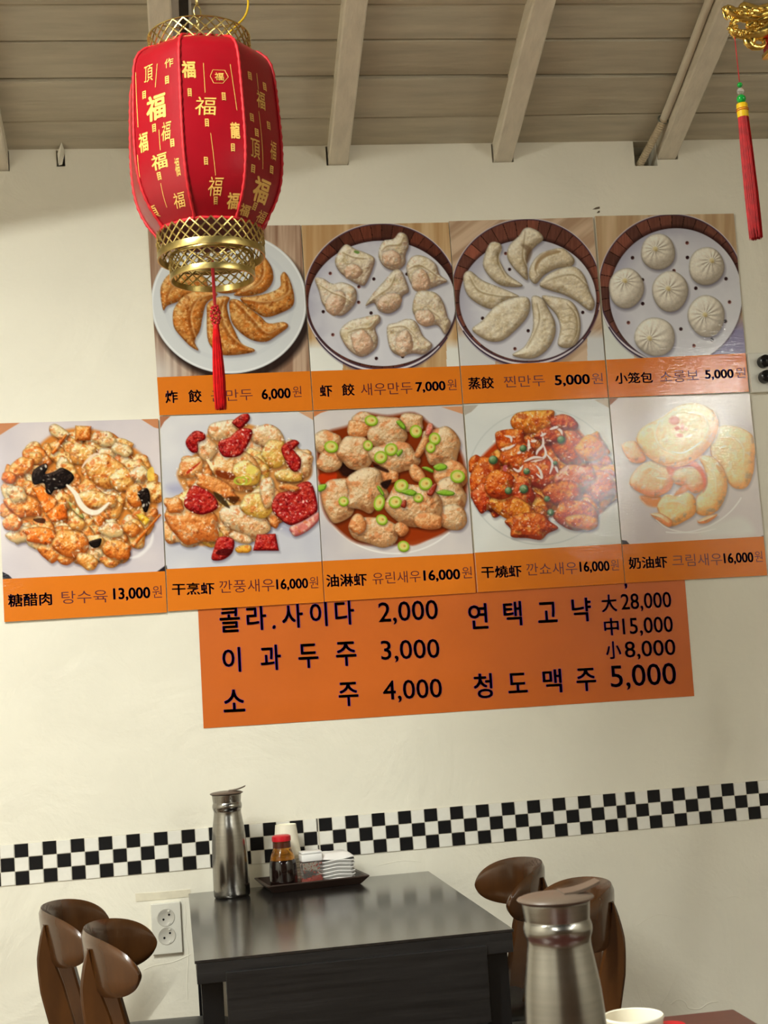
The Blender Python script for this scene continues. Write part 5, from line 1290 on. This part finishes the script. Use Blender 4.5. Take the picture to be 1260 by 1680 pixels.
def paint_chili(p):
    p.fill(lambda X, Y: rgb(208, 210, 208)+(rgb(222, 222, 218)-rgb(208, 210, 208))*np.clip(fbm(X/340, Y/340, 11)*1.8-.5, 0, 1)[..., None])
    corner_bits(p, [(15, 110), (130, 108), (80, 160), (20, 190)], rgb(176, 168, 158)); corner_bits(p, [(990, 70), (1095, 62), (1100, 130)], rgb(186, 170, 152))
    p.ring(600, 640, 540, 500, 10, rgb(190, 194, 192), alpha=.7)
    dk = (rgb(120, 26, 4), rgb(206, 84, 20), rgb(242, 150, 60)); gl = (rgb(150, 60, 6), rgb(222, 130, 32), rgb(248, 196, 92)); rd = (rgb(104, 14, 4), rgb(190, 60, 22), rgb(236, 132, 72)); kw = dict(amp=14, ns=34, spec=.22, mot=rgb(200, 70, 16), motw=.55, shadow=.42); C = p.chunk
    heap = [(90, 640), (120, 540), (250, 400), (380, 300), (560, 260), (820, 250), (900, 330), (1020, 430), (1130, 650), (1120, 800), (980, 940), (700, 900), (560, 960), (280, 880), (130, 840)]
    p.poly(heap, rgb(176, 56, 14), 1, 24)
    scatter(p, heap, 60, 51, (60, 120), [dk, gl, rd], **kw)
    C(540, 230, 170, 95, -.15, gl, 1, **kw); C(760, 240, 100, 60, .2, rd, 2, **kw); C(360, 370, 120, 90, -.2, dk, 3, **kw); C(820, 440, 150, 130, .3, dk, 4, **kw); C(960, 430, 110, 90, .2, gl, 5, **kw); C(420, 500, 130, 110, 0, dk, 6, **kw); C(190, 640, 120, 170, .3, dk, 7, **kw); C(170, 800, 80, 110, 0, rd, 8, **kw)
    C(1040, 710, 130, 110, .1, dk, 9, **kw); C(600, 620, 160, 120, .2, rd, 10, **kw); C(420, 760, 140, 120, .2, rd, 11, **kw); C(380, 880, 190, 90, .35, gl, 12, **kw); C(840, 640, 170, 90, -.2, (rgb(150, 50, 40), rgb(220, 120, 84), rgb(250, 206, 180)), 13, **kw); C(760, 760, 150, 90, -.1, dk, 14, **kw)
    C(520, 1010, 180, 95, .05, dk, 15, **kw); C(860, 920, 170, 120, .1, dk, 16, **kw); C(900, 970, 120, 60, .1, gl, 17, **kw); C(290, 700, 110, 120, .2, dk, 18, **kw); C(660, 330, 110, 60, 0, rd, 19, **kw)
    wh = rgb(236, 226, 222)
    for st in ([(600, 310), (610, 400), (570, 450), (560, 480)], [(610, 400), (630, 470), (600, 510), (520, 530)], [(470, 530), (540, 500), (600, 500)], [(640, 480), (680, 540), (660, 620)], [(690, 270), (740, 300), (750, 330)], [(660, 290), (720, 270)], [(300, 440), (350, 430), (400, 405)], [(330, 340), (370, 350), (375, 385)], [(500, 370), (505, 420), (490, 450)], [(390, 580), (430, 600), (460, 560)], [(590, 340), (630, 320)], [(520, 380), (560, 375)], [(420, 470), (450, 455)], [(560, 620), (600, 650), (590, 600), (560, 560)], [(320, 430), (310, 450)], [(700, 560), (720, 610)]):
        p.stroke([(x+5, y+8) for x, y in st], 24, rgb(140, 50, 20), .5, 12); p.stroke(st, 20, wh, .95, 7)
    for x, y, r in ((743, 368, 30), (462, 432, 26), (242, 518, 33), (488, 602, 24), (468, 733, 33), (355, 745, 27), (668, 905, 26), (640, 805, 22), (700, 540, 16)):
        p.ellipse(x+5, y+9, r*1.1, r*1.1, rgb(90, 26, 8), 12, .6); pts = [(x+r*math.cos(t), y+r*math.sin(t)) for t in np.linspace(0, 2*PI, 11)[:-1]]; p.blob(pts, rgb(40, 70, 40), rgb(104, 138, 88), rgb(176, 200, 160), R=r*.9, amp=1, spec=.15, shadow=0, fleck=())
    p.poly([(320, 560), (345, 560), (340, 600), (315, 595)], rgb(190, 90, 100), .9)
    glints(p, (100, 220, 1130, 1050), 240, 91, r0=4, r1=13)
def paint_cream(p):
    p.fill(lambda X, Y: rgb(220, 210, 206)+(rgb(206, 196, 198)-rgb(220, 210, 206))*np.clip(fbm(X/340, Y/340, 14)*1.8-.5, 0, 1)[..., None])
    corner_bits(p, [(30, 110), (110, 105), (45, 165)], rgb(150, 96, 70)); corner_bits(p, [(120, 1230), (140, 1195), (175, 1200), (200, 1228)], rgb(40, 30, 34)); corner_bits(p, [(1210, 1165), (1250, 1155), (1250, 1172)], rgb(60, 50, 50))
    p.ring(560, 640, 560, 500, 10, rgb(238, 234, 232), 25, 100); p.poly([(800, 1080), (1060, 1020), (1140, 1150), (760, 1160)], rgb(226, 228, 220), .6, 60)
    cr = (rgb(226, 138, 62), rgb(244, 218, 150), rgb(252, 244, 210)); pe = (rgb(226, 116, 58), rgb(244, 200, 148), rgb(252, 232, 204)); kw = dict(amp=7, ns=60, spec=.10, shadow=.30, mot=rgb(240, 206, 142), motw=.5, gain=1.5, R=80, edge=.12)
    p.poly([(280, 860), (430, 860), (420, 940), (330, 930)], rgb(226, 140, 62), 1, 20)
    D = [([(820, 420), (880, 330), (1010, 325), (1130, 380), (1170, 470), (1160, 570), (1150, 680), (1100, 790), (1010, 800), (945, 740), (900, 640), (830, 560)], cr),
         ([(140, 470), (240, 440), (320, 560), (290, 605), (200, 590)], pe), ([(200, 770), (220, 690), (300, 610), (420, 590), (520, 640), (540, 720), (500, 820), (380, 865), (270, 830)], pe),
         ([(250, 420), (300, 330), (450, 250), (560, 170), (700, 145), (830, 200), (880, 300), (850, 420), (770, 520), (660, 610), (520, 640), (380, 590), (290, 510)], cr),
         ([(730, 560), (830, 560), (920, 650), (950, 780), (920, 900), (860, 980), (760, 1010), (690, 960), (720, 860), (790, 760), (770, 650)], cr), ([(520, 680), (640, 640), (760, 680), (780, 780), (700, 840), (620, 790), (540, 760)], pe),
         ([(410, 930), (470, 850), (560, 860), (640, 830), (700, 880), (700, 990), (620, 1050), (520, 1090), (440, 1050), (420, 980)], cr), ([(360, 1000), (430, 990), (520, 1050), (500, 1095), (420, 1050)], pe), ([(720, 1050), (800, 1010), (870, 1005), (800, 1060), (740, 1070)], pe)]
    for i, (d, c) in enumerate(D):
        p.blob(d, *c, seed=300+i, **kw)
        n_ = len(d); p.stroke([(x-3, y-4) for x, y in d[n_//2-1:]+d[:1]], 12, rgb(226, 132, 58), .4, 12)
    for st in ([(430, 300), (400, 400), (450, 500), (560, 560)], [(640, 230), (760, 250), (810, 340), (780, 430)], [(900, 420), (1000, 420), (1080, 500), (1080, 620)], [(300, 680), (370, 650), (450, 690)], [(800, 640), (860, 720), (870, 840)], [(480, 920), (560, 910), (640, 940)]):
        p.stroke(st, 26, rgb(232, 178, 104), .40, 22); p.stroke([(x-10, y-14) for x, y in st], 14, rgb(254, 250, 234), .55, 14)
    p.poly([(480, 640), (560, 640), (650, 620), (700, 600), (760, 660), (790, 760), (760, 830), (760, 740), (690, 640), (560, 655), (520, 710)], rgb(222, 88, 40), .7, 18); p.poly([(540, 850), (590, 790), (640, 770), (640, 820), (560, 855)], rgb(226, 130, 50), .8, 14); p.poly([(865, 620), (910, 660), (900, 690), (870, 650)], rgb(220, 150, 70), .8, 12)
    p.poly([(650, 605), (700, 595), (780, 690), (770, 760), (740, 680)], rgb(232, 96, 60), .5, 16); p.poly([(830, 380), (860, 380), (770, 530), (730, 590), (700, 600)], rgb(226, 140, 70), .5, 18)
    for x, y, a, b in ((560, 340, 22, 18), (580, 395, 26, 14), (630, 345, 10, 12), (540, 280, 40, 34), (600, 330, 14, 30)): p.ellipse(x, y, a, b, rgb(214, 92, 66), 14, .75)
    p.stroke([(520, 520), (600, 530), (680, 490), (750, 440)], 12, rgb(254, 250, 236), .9); p.stroke([(620, 410), (680, 390)], 14, rgb(254, 250, 236), .8); p.stroke([(400, 720), (480, 730)], 14, rgb(254, 246, 230), .8); p.stroke([(890, 490), (940, 475)], 12, rgb(254, 250, 236), .8)
    p.stroke([(400, 1040), (500, 1110), (680, 1140), (860, 1110)], 12, rgb(240, 236, 232), .8)

def print_material():
    m = bpy.data.materials.new('glossy_food_print'); m.use_nodes = True; nt = m.node_tree; b = nt.nodes['Principled BSDF']
    at = nt.nodes.new('ShaderNodeAttribute'); at.attribute_name = 'print'; nt.links.new(at.outputs['Color'], b.inputs['Base Color'])
    gloss(nt, b); return m
def gloss(nt, b):
    """laminated print: fine pebbled, faintly streaked gloss"""
    tc = nt.nodes.new('ShaderNodeTexCoord'); mp = nt.nodes.new('ShaderNodeMapping'); mp.inputs['Scale'].default_value = (.3, 1, 3.2)
    nt.links.new(tc.outputs['Object'], mp.inputs['Vector'])
    n = nt.nodes.new('ShaderNodeTexNoise'); n.inputs['Scale'].default_value = 130; n.inputs['Detail'].default_value = 2; nt.links.new(mp.outputs[0], n.inputs['Vector'])
    n2 = nt.nodes.new('ShaderNodeTexNoise'); n2.inputs['Scale'].default_value = 5; n2.inputs['Detail'].default_value = 1; nt.links.new(tc.outputs['Object'], n2.inputs['Vector'])
    ad = nt.nodes.new('ShaderNodeMath'); ad.operation = 'MULTIPLY_ADD'; ad.inputs[1].default_value = 3.0; nt.links.new(n2.outputs[0], ad.inputs[0]); nt.links.new(n.outputs[0], ad.inputs[2])
    bp = nt.nodes.new('ShaderNodeBump'); bp.inputs['Strength'].default_value = .13; bp.inputs['Distance'].default_value = .0012
    nt.links.new(ad.outputs[0], bp.inputs['Height']); nt.links.new(bp.outputs[0], b.inputs['Normal'])
    b.inputs['Roughness'].default_value = .09; b.inputs['Specular IOR Level'].default_value = .5
M['print'] = print_material()
def flat_gloss(name, c, rough=None):
    m = pbr(name, c, rough=.22, var=.04, scale=6); gloss(m.node_tree, m.node_tree.nodes['Principled BSDF'])
    if rough: m.node_tree.nodes['Principled BSDF'].inputs['Roughness'].default_value = rough
    return m
M['caption_orange'] = flat_gloss('caption_orange', srgb(226, 124, 34))
M['poster_edge'] = pbr('white_foam_board', srgb(232, 222, 204), rough=.6)
M['ink_dark'] = pbr('dark_violet_ink', srgb(50, 20, 76), rough=.3, var=.05)
M['ink_maroon'] = pbr('dark_maroon_ink', srgb(92, 22, 34), rough=.3, var=.05)
M['ink_blue'] = pbr('indigo_ink', srgb(84, 32, 186), rough=.4, var=.05)

def lin(c): c = np.clip(c, 0, 1); return np.where(c <= .04045, c/12.92, ((c+.055)/1.055)**2.4)
class Board:
    """a flat board on the wall given by its four corners in the photograph"""
    def __init__(s, corners, yfront, yback, shrink=.0):
        s.px = corners; s.y = yfront; s.yb = yback
        s.w = [on_y(x, y, yfront) for x, y in corners]
    def pt(s, u, v, off=0.0):
        a, b, c, d = s.w; p = a*(1-u)*(1-v)+b*u*(1-v)+c*u*v+d*(1-u)*v
        return Vector((p.x, s.y-off, p.z))
    def uv(s, px, py):
        P = on_y(px, py, s.y); u, v = .5, .5
        for _ in range(8):
            q = s.pt(u, v); du = s.pt(u+.01, v)-q; dv = s.pt(u, v+.01)-q; A = np.array([[du.x, dv.x], [du.z, dv.z]])/.01
            e = np.linalg.solve(A, np.array([P.x-q.x, P.z-q.z])); u += e[0]; v += e[1]
        return u, v
    def text(s, mb, string, left, right, hpx, off=.0005, **kw):
        """ink box: centre-left and centre-right points and height, in photograph pixels"""
        v, f = text_box(string, **kw)
        u0, v0 = s.uv(*left); u1, v1 = s.uv(*right)
        up = s.uv(left[0], left[1]-hpx/2); dn = s.uv(left[0], left[1]+hpx/2); dv = (dn[1]-up[1]); 
        mb.add([s.pt(u0+(u1-u0)*x, v0+(v1-v0)*x-(y-.5)*dv, off) for x, y in v], f)
    def slab_to(s, mb, u0, v0, u1, v1, off0, back):
        q = [s.pt(u, v, off0) for u, v in ((u0, v0), (u1, v0), (u1, v1), (u0, v1))]; r = [Vector((p.x, back, p.z)) for p in q]
        mb.add(q+r, [(0, 1, 2, 3), (4, 5, 6, 7), (0, 1, 5, 4), (1, 2, 6, 5), (2, 3, 7, 6), (3, 0, 4, 7)])

POSTERS = [
 # label, corners TL TR BR BL, left/right ends of the caption's upper edge, zoom origin and scale, painter, texts
 ('fried golden dumplings fanned out on a white plate', [(241.6, 371.5), (493.2, 369), (513.2, 673.8), (261.2, 682)], (256.3, 619), (508.5, 608.7), (240, 360), 4.5, paint_fried,
  [('炸', 271, 292, 651.3, 650.6, 21, 'z'), ('餃', 309, 331, 650.2, 649.4, 21, 'z'), ('군만두', 346, 414.5, 650, 646.8, 19, 'k'), ('6,000', 429, 477, 647, 644.6, 17, 'n'), ('원', 480, 494.5, 643, 642, 18, 'k')]),
 ('eight shrimp dumplings in a round steamer', [(493.9, 369.3), (736, 364.5), (759, 663.4), (513.9, 673.6)], (508.8, 609), (753.7, 600.8), (490, 350), 4.667, paint_shrimp,
  [('虾', 524.3, 545.3, 641.8, 641, 19.5, 'z'), ('餃', 560.7, 581.7, 639.8, 639, 20, 'z'), ('새우만두', 591.8, 676.4, 639.3, 636, 20, 'k'), ('7,000', 681.8, 731, 635, 632.6, 16, 'n'), ('원', 733.8, 748.8, 631.5, 630.8, 18, 'k')]),
 ('pale crescent dumplings circling in a steamer', [(736.3, 362.5), (972.5, 356), (998, 652.3), (759.8, 662.8)], (754.2, 600.3), (993, 590.8), (730, 340), 4.667, paint_steamed,
  [('蒸餃', 768, 810.4, 629.3, 627.6, 20, 'z'), ('찐만두', 826.4, 894, 626.7, 624, 19, 'k'), ('5,000', 909.6, 967.9, 624, 621.8, 17, 'n'), ('원', 970.4, 988.9, 621.4, 620.6, 18, 'k')]),
 ('six round soup buns in a steamer', [(976, 354), (1204, 350), (1229, 643.2), (998.9, 652.8)], (993.6, 590.3), (1223.3, 579.3), (970, 340), 4.345, paint_buns,
  [('小笼包', 1009, 1070.8, 620.8, 619, 18.5, 'z'), ('소롱보', 1082.8, 1146, 619, 616, 19, 'k'), ('5,000', 1156.4, 1203.6, 614.3, 612.7, 15, 'n'), ('원', 1207, 1223, 611.8, 611, 17, 'k')]),
 ('sweet and sour pork with black mushrooms', [(-6, 694.2), (259.8, 686.7), (274.3, 1005.2), (6.7, 1021)], (3.6, 950), (271.4, 937), (0, 680), 4.5, paint_pork,
  [('糖醋肉', 13, 85.5, 985.6, 982, 21.5, 'z'), ('탕수육', 101, 176.7, 980.4, 977.8, 21, 'k'), ('13,000', 185.5, 246.7, 974.4, 972, 19, 'n'), ('원', 250, 265.5, 971.2, 970.4, 20, 'k')]),
 ('fried shrimp with dried red chillies', [(261.7, 682.8), (513.4, 674.6), (531.8, 988.2), (275, 1003.6)], (270.6, 933.8), (527.7, 921), (260, 665), 4.5, paint_ganpung,
  [('干烹虾', 282, 352, 966.8, 965, 20, 'z'), ('깐풍새우', 360, 450, 962.8, 959.4, 21, 'k'), ('16,000', 453, 505.6, 958.8, 956.6, 17, 'n'), ('원', 507.8, 522, 955.9, 955.2, 19, 'k')]),
 ('battered shrimp with green chilli rings', [(514, 674.3), (758.7, 664.2), (781, 972.8), (532.5, 987.8)], (528, 920.5), (775, 908), (510, 655), 4.5, paint_yurin,
  [('油淋虾', 535, 602, 953, 950.6, 21, 'z'), ('유린새우', 611, 690, 949.4, 945, 19.5, 'k'), ('16,000', 694.4, 755, 944.3, 941.7, 17.5, 'n'), ('원', 757.8, 774, 939.6, 938.8, 19, 'k')]),
 ('glazed chilli shrimp with green peas', [(760.5, 663.3), (998, 653.2), (1025.3, 957.2), (783.6, 972.2)], (780, 906.7), (1020.5, 892), (755, 640), 4.5, paint_chili,
  [('干燒虾', 789.4, 856, 939, 936.7, 20, 'z'), ('깐쇼새우', 863.4, 947, 934.4, 931.6, 20.5, 'k'), ('16,000', 950.6, 1000, 930, 928.4, 17, 'n'), ('원', 1002, 1015, 927.2, 926.6, 18, 'k')]),
 ('pale cream shrimp on a white plate', [(999.2, 652.8), (1230, 646), (1259.3, 944.3), (1025.8, 957)], (1020.6, 893.3), (1253.6, 880), (990, 630), 4.667, paint_cream,
  [('奶油虾', 1031, 1095, 924, 921.8, 20, 'z'), ('크림새우', 1102.5, 1184.6, 920, 917, 20, 'k'), ('16,000', 1187, 1236, 916, 914, 17, 'n'), ('원', 1238, 1250.8, 913.2, 912.6, 18, 'k')]),
]
# colour flecks inside the food of each picture: colour, threshold, size, strength
FLECKS = [
 [((136, 62, 16), .60, 22, .55), ((248, 220, 156), .60, 15, .55), ((206, 112, 36), .58, 34, .5)],
 [((176, 150, 104), .60, 34, .35), ((246, 242, 230), .60, 15, .5), ((206, 150, 108), .66, 26, .4)],
 [((184, 160, 112), .62, 36, .35), ((246, 242, 228), .60, 18, .45)],
 [((244, 242, 230), .62, 22, .3)],
 [((254, 236, 194), .58, 30, .55), ((208, 84, 20), .58, 38, .6), ((124, 40, 10), .66, 30, .45)],
 [((252, 240, 208), .58, 30, .5), ((216, 104, 38), .58, 36, .55), ((178, 40, 20), .72, 14, .6)],
 [((242, 226, 196), .60, 16, .45), ((220, 126, 68), .56, 48, .6), ((160, 92, 46), .70, 12, .45)],
 [((248, 186, 86), .58, 34, .55), ((156, 34, 8), .58, 40, .6), ((255, 238, 214), .72, 12, .8)],
 [((252, 246, 222), .58, 44, .5), ((236, 190, 126), .62, 50, .4)]]
PRINT_GAIN = 1.12
def make_poster(i, label, corners, cl, cr, origin, scale, painter, texts):
    yb = -.0026; yf = -.0066-.0006*((i*5) % 3)
    B = Board(corners, yf, yb)
    t = empty('menu_poster', (sum((p.x for p in B.w))/4, 0, min(p.z for p in B.w)), 0, 'menu poster of '+label, 'poster', 'menu picture posters on the wall')
    e = .0016
    mb = MB(); B.slab_to(mb, e, e, 1-e, 1-e, 0, yb); mb.build('foam_board', M['poster_edge'], t, world=True)
    vL = B.uv(*cl)[1]; vR = B.uv(*cr)[1]
    # printed picture
    pc = [corners[0], corners[1], cr, cl]
    global FLECK
    FLECK = FLECKS[i]; pr = Print(pc, origin, scale); painter(pr)
    nx, ny = pr.nx, pr.ny; vs = np.zeros((ny, nx, 3))
    a, b = B.pt(e, e), B.pt(1-e, e); c, d = B.pt(1-e, vR), B.pt(e, vL)
    inv = np.array(t.location)
    for k, axv in enumerate((0, 2)):
        U, V = np.meshgrid(np.linspace(0, 1, nx), np.linspace(0, 1, ny))
        vs[..., axv] = a[axv]*(1-U)*(1-V)+b[axv]*U*(1-V)+c[axv]*U*V+d[axv]*(1-U)*V-inv[axv]
    vs[..., 1] = yf-.0003
    idx = np.arange(nx*ny).reshape(ny, nx)
    quads = np.stack([idx[:-1, :-1], idx[1:, :-1], idx[1:, 1:], idx[:-1, 1:]], -1).reshape(-1, 4)
    me = bpy.data.meshes.new('food_picture'); me.vertices.add(nx*ny); me.vertices.foreach_set('co', vs.reshape(-1).astype(np.float32))
    me.loops.add(quads.size); me.loops.foreach_set('vertex_index', quads.reshape(-1).astype(np.int32))
    me.polygons.add(len(quads)); me.polygons.foreach_set('loop_start', np.arange(0, quads.size, 4, dtype=np.int32)); me.update(calc_edges=True); me.validate()
    at = me.color_attributes.new('print', 'FLOAT_COLOR', 'POINT')
    rgba = np.ones((ny*nx, 4), np.float32); rgba[:, :3] = np.clip(lin(pr.C.reshape(-1, 3))*PRINT_GAIN, 0, .95); at.data.foreach_set('color', rgba.reshape(-1))
    me.materials.append(M['print']); o = bpy.data.objects.new('food_picture', me); col.objects.link(o); o.parent = t
    o['label'] = 'printed photo of '+label
    # orange caption band with lettering
    q = [B.pt(e, vL, .0003), B.pt(1-e, vR, .0003), B.pt(1-e, 1-e, .0003), B.pt(e, 1-e, .0003)]
    mb = MB().add(q+[v+Vector((0, .0003, 0)) for v in q], [(0, 1, 2, 3), (4, 5, 6, 7), (0, 1, 5, 4), (1, 2, 6, 5), (2, 3, 7, 6), (3, 0, 4, 7)])
    cap = mb.build('caption_band', M['caption_orange'], t, world=True)
    for s, x0, x1, y0, y1, h, kind in texts:
        mb = MB(); thin = kind == 'k'
        B.text(mb, s, (x0, y0), (x1, y1), h, **({'thin': .002} if thin else {'bold': .028 if kind == 'z' else .035}))
        mb.build('thin_lettering' if thin else 'price_lettering' if kind == 'n' else 'bold_lettering', M['ink_maroon' if thin else 'ink_dark'], cap, world=True)
for i, row in enumerate(POSTERS): make_poster(i, *row)

# ================================================================== orange drinks menu under the pictures
c_ = [(321.6, 930), (1118.5, 890), (1139, 1142), (334, 1195)]
B = Board(c_, -.0016, 0)
ms = empty('drinks_menu', (B.w[3].x, 0, B.w[3].z), 0, 'orange vinyl price sheet with indigo lettering below the food pictures', 'menu')
n, m = 90, 26; vs = []; fs = []
for j in range(m+1):
    for i in range(n+1):
        u, v = i/n, j/m; p = B.pt(u, v); k = max(0, (v-.45))*1.6
        wv = mnoise.noise((u*7, v*3, .3))*.0014*k+.0012*k*math.exp(-((v-.82-.06*math.sin(u*9))/.035)**2)
        vs.append((p.x, p.y-abs(wv), p.z))
for j in range(m):
    for i in range(n): a = j*(n+1)+i; fs.append((a, a+1, a+n+2, a+n+1))
bk = len(vs); ring_ = [B.pt(0, 0), B.pt(1, 0), B.pt(1, 1), B.pt(0, 1)]
M['vinyl_orange'] = pbr('orange_vinyl', srgb(206, 100, 20), rough=.42, var=.07, scale=5, bump=.15, bscale=18, bdist=.003)
sheet = MB().add(vs, fs).build('vinyl_sheet', M['vinyl_orange'], ms, world=True, smooth=80)
kw = dict(off=.0022, bold=.022)
def ink(s, l_, r_, h, **k): mb = MB(); B.text(mb, s, l_, r_, h, **k); mb.build('menu_lettering', M['ink_blue'], sheet, world=True)
def ch(s, x0, x1, y0, y1, dy=0): ink(s, (x0, (y0+y1)/2+dy), (x1, (y0+y1)/2-dy), y1-y0, **kw)
for s, x0, x1, y0, y1 in (('콜', 360, 394, 996, 1037.3), ('라', 404, 437, 993, 1034), ('.', 446.5, 452.6, 1025.5, 1032), ('사', 462, 497, 989.5, 1030.5), ('이', 508, 537, 987, 1028), ('다', 549, 581, 984, 1025.3),
        ('이', 364.6, 395.3, 1062, 1103), ('과', 427, 461, 1057.7, 1099.7), ('두', 489, 522.3, 1056, 1096), ('주', 550.6, 584.7, 1052.6, 1092.6), ('소', 366, 402, 1131, 1168), ('주', 555, 588, 1119, 1158.4),
        ('연', 767.8, 800.3, 990, 1032), ('택', 825.5, 856, 986.6, 1027), ('고', 881.7, 913.8, 987.6, 1021.5), ('냑', 937.6, 969.7, 980.6, 1020), ('大', 986.4, 1011.6, 975.4, 1004), ('中', 990.6, 1015, 1013.8, 1042.4), ('小', 993.4, 1018.6, 1052, 1081),
        ('청', 776.6, 808, 1104.6, 1145.8), ('도', 832.8, 865, 1104, 1136.7), ('맥', 890, 921.5, 1097.6, 1136.7), ('주', 945, 977.7, 1096, 1134)): ch(s, x0, x1, y0, y1, .9)
for s, x0, x1, ya, yb_, h in (('2,000', 620.6, 718, 1004.8, 999.7, 32.5), ('3,000', 624.7, 720.6, 1067, 1063.5, 31.7), ('4,000', 628, 724.7, 1132.8, 1128.4, 31.7), ('28,000', 1018.6, 1100.6, 987.6, 983.5, 26), ('15,000', 1021, 1103.4, 1027.8, 1023.6, 26.5),
        ('8,000', 1024.5, 1107.6, 1066, 1061.3, 26.5), ('5,000', 1001, 1108.7, 1110, 1104.6, 36)): ink(s, (x0, ya), (x1, yb_), h, off=.0022, bold=.007)
ink(',', (1024, 962), (1029, 961.7), 9, **kw)
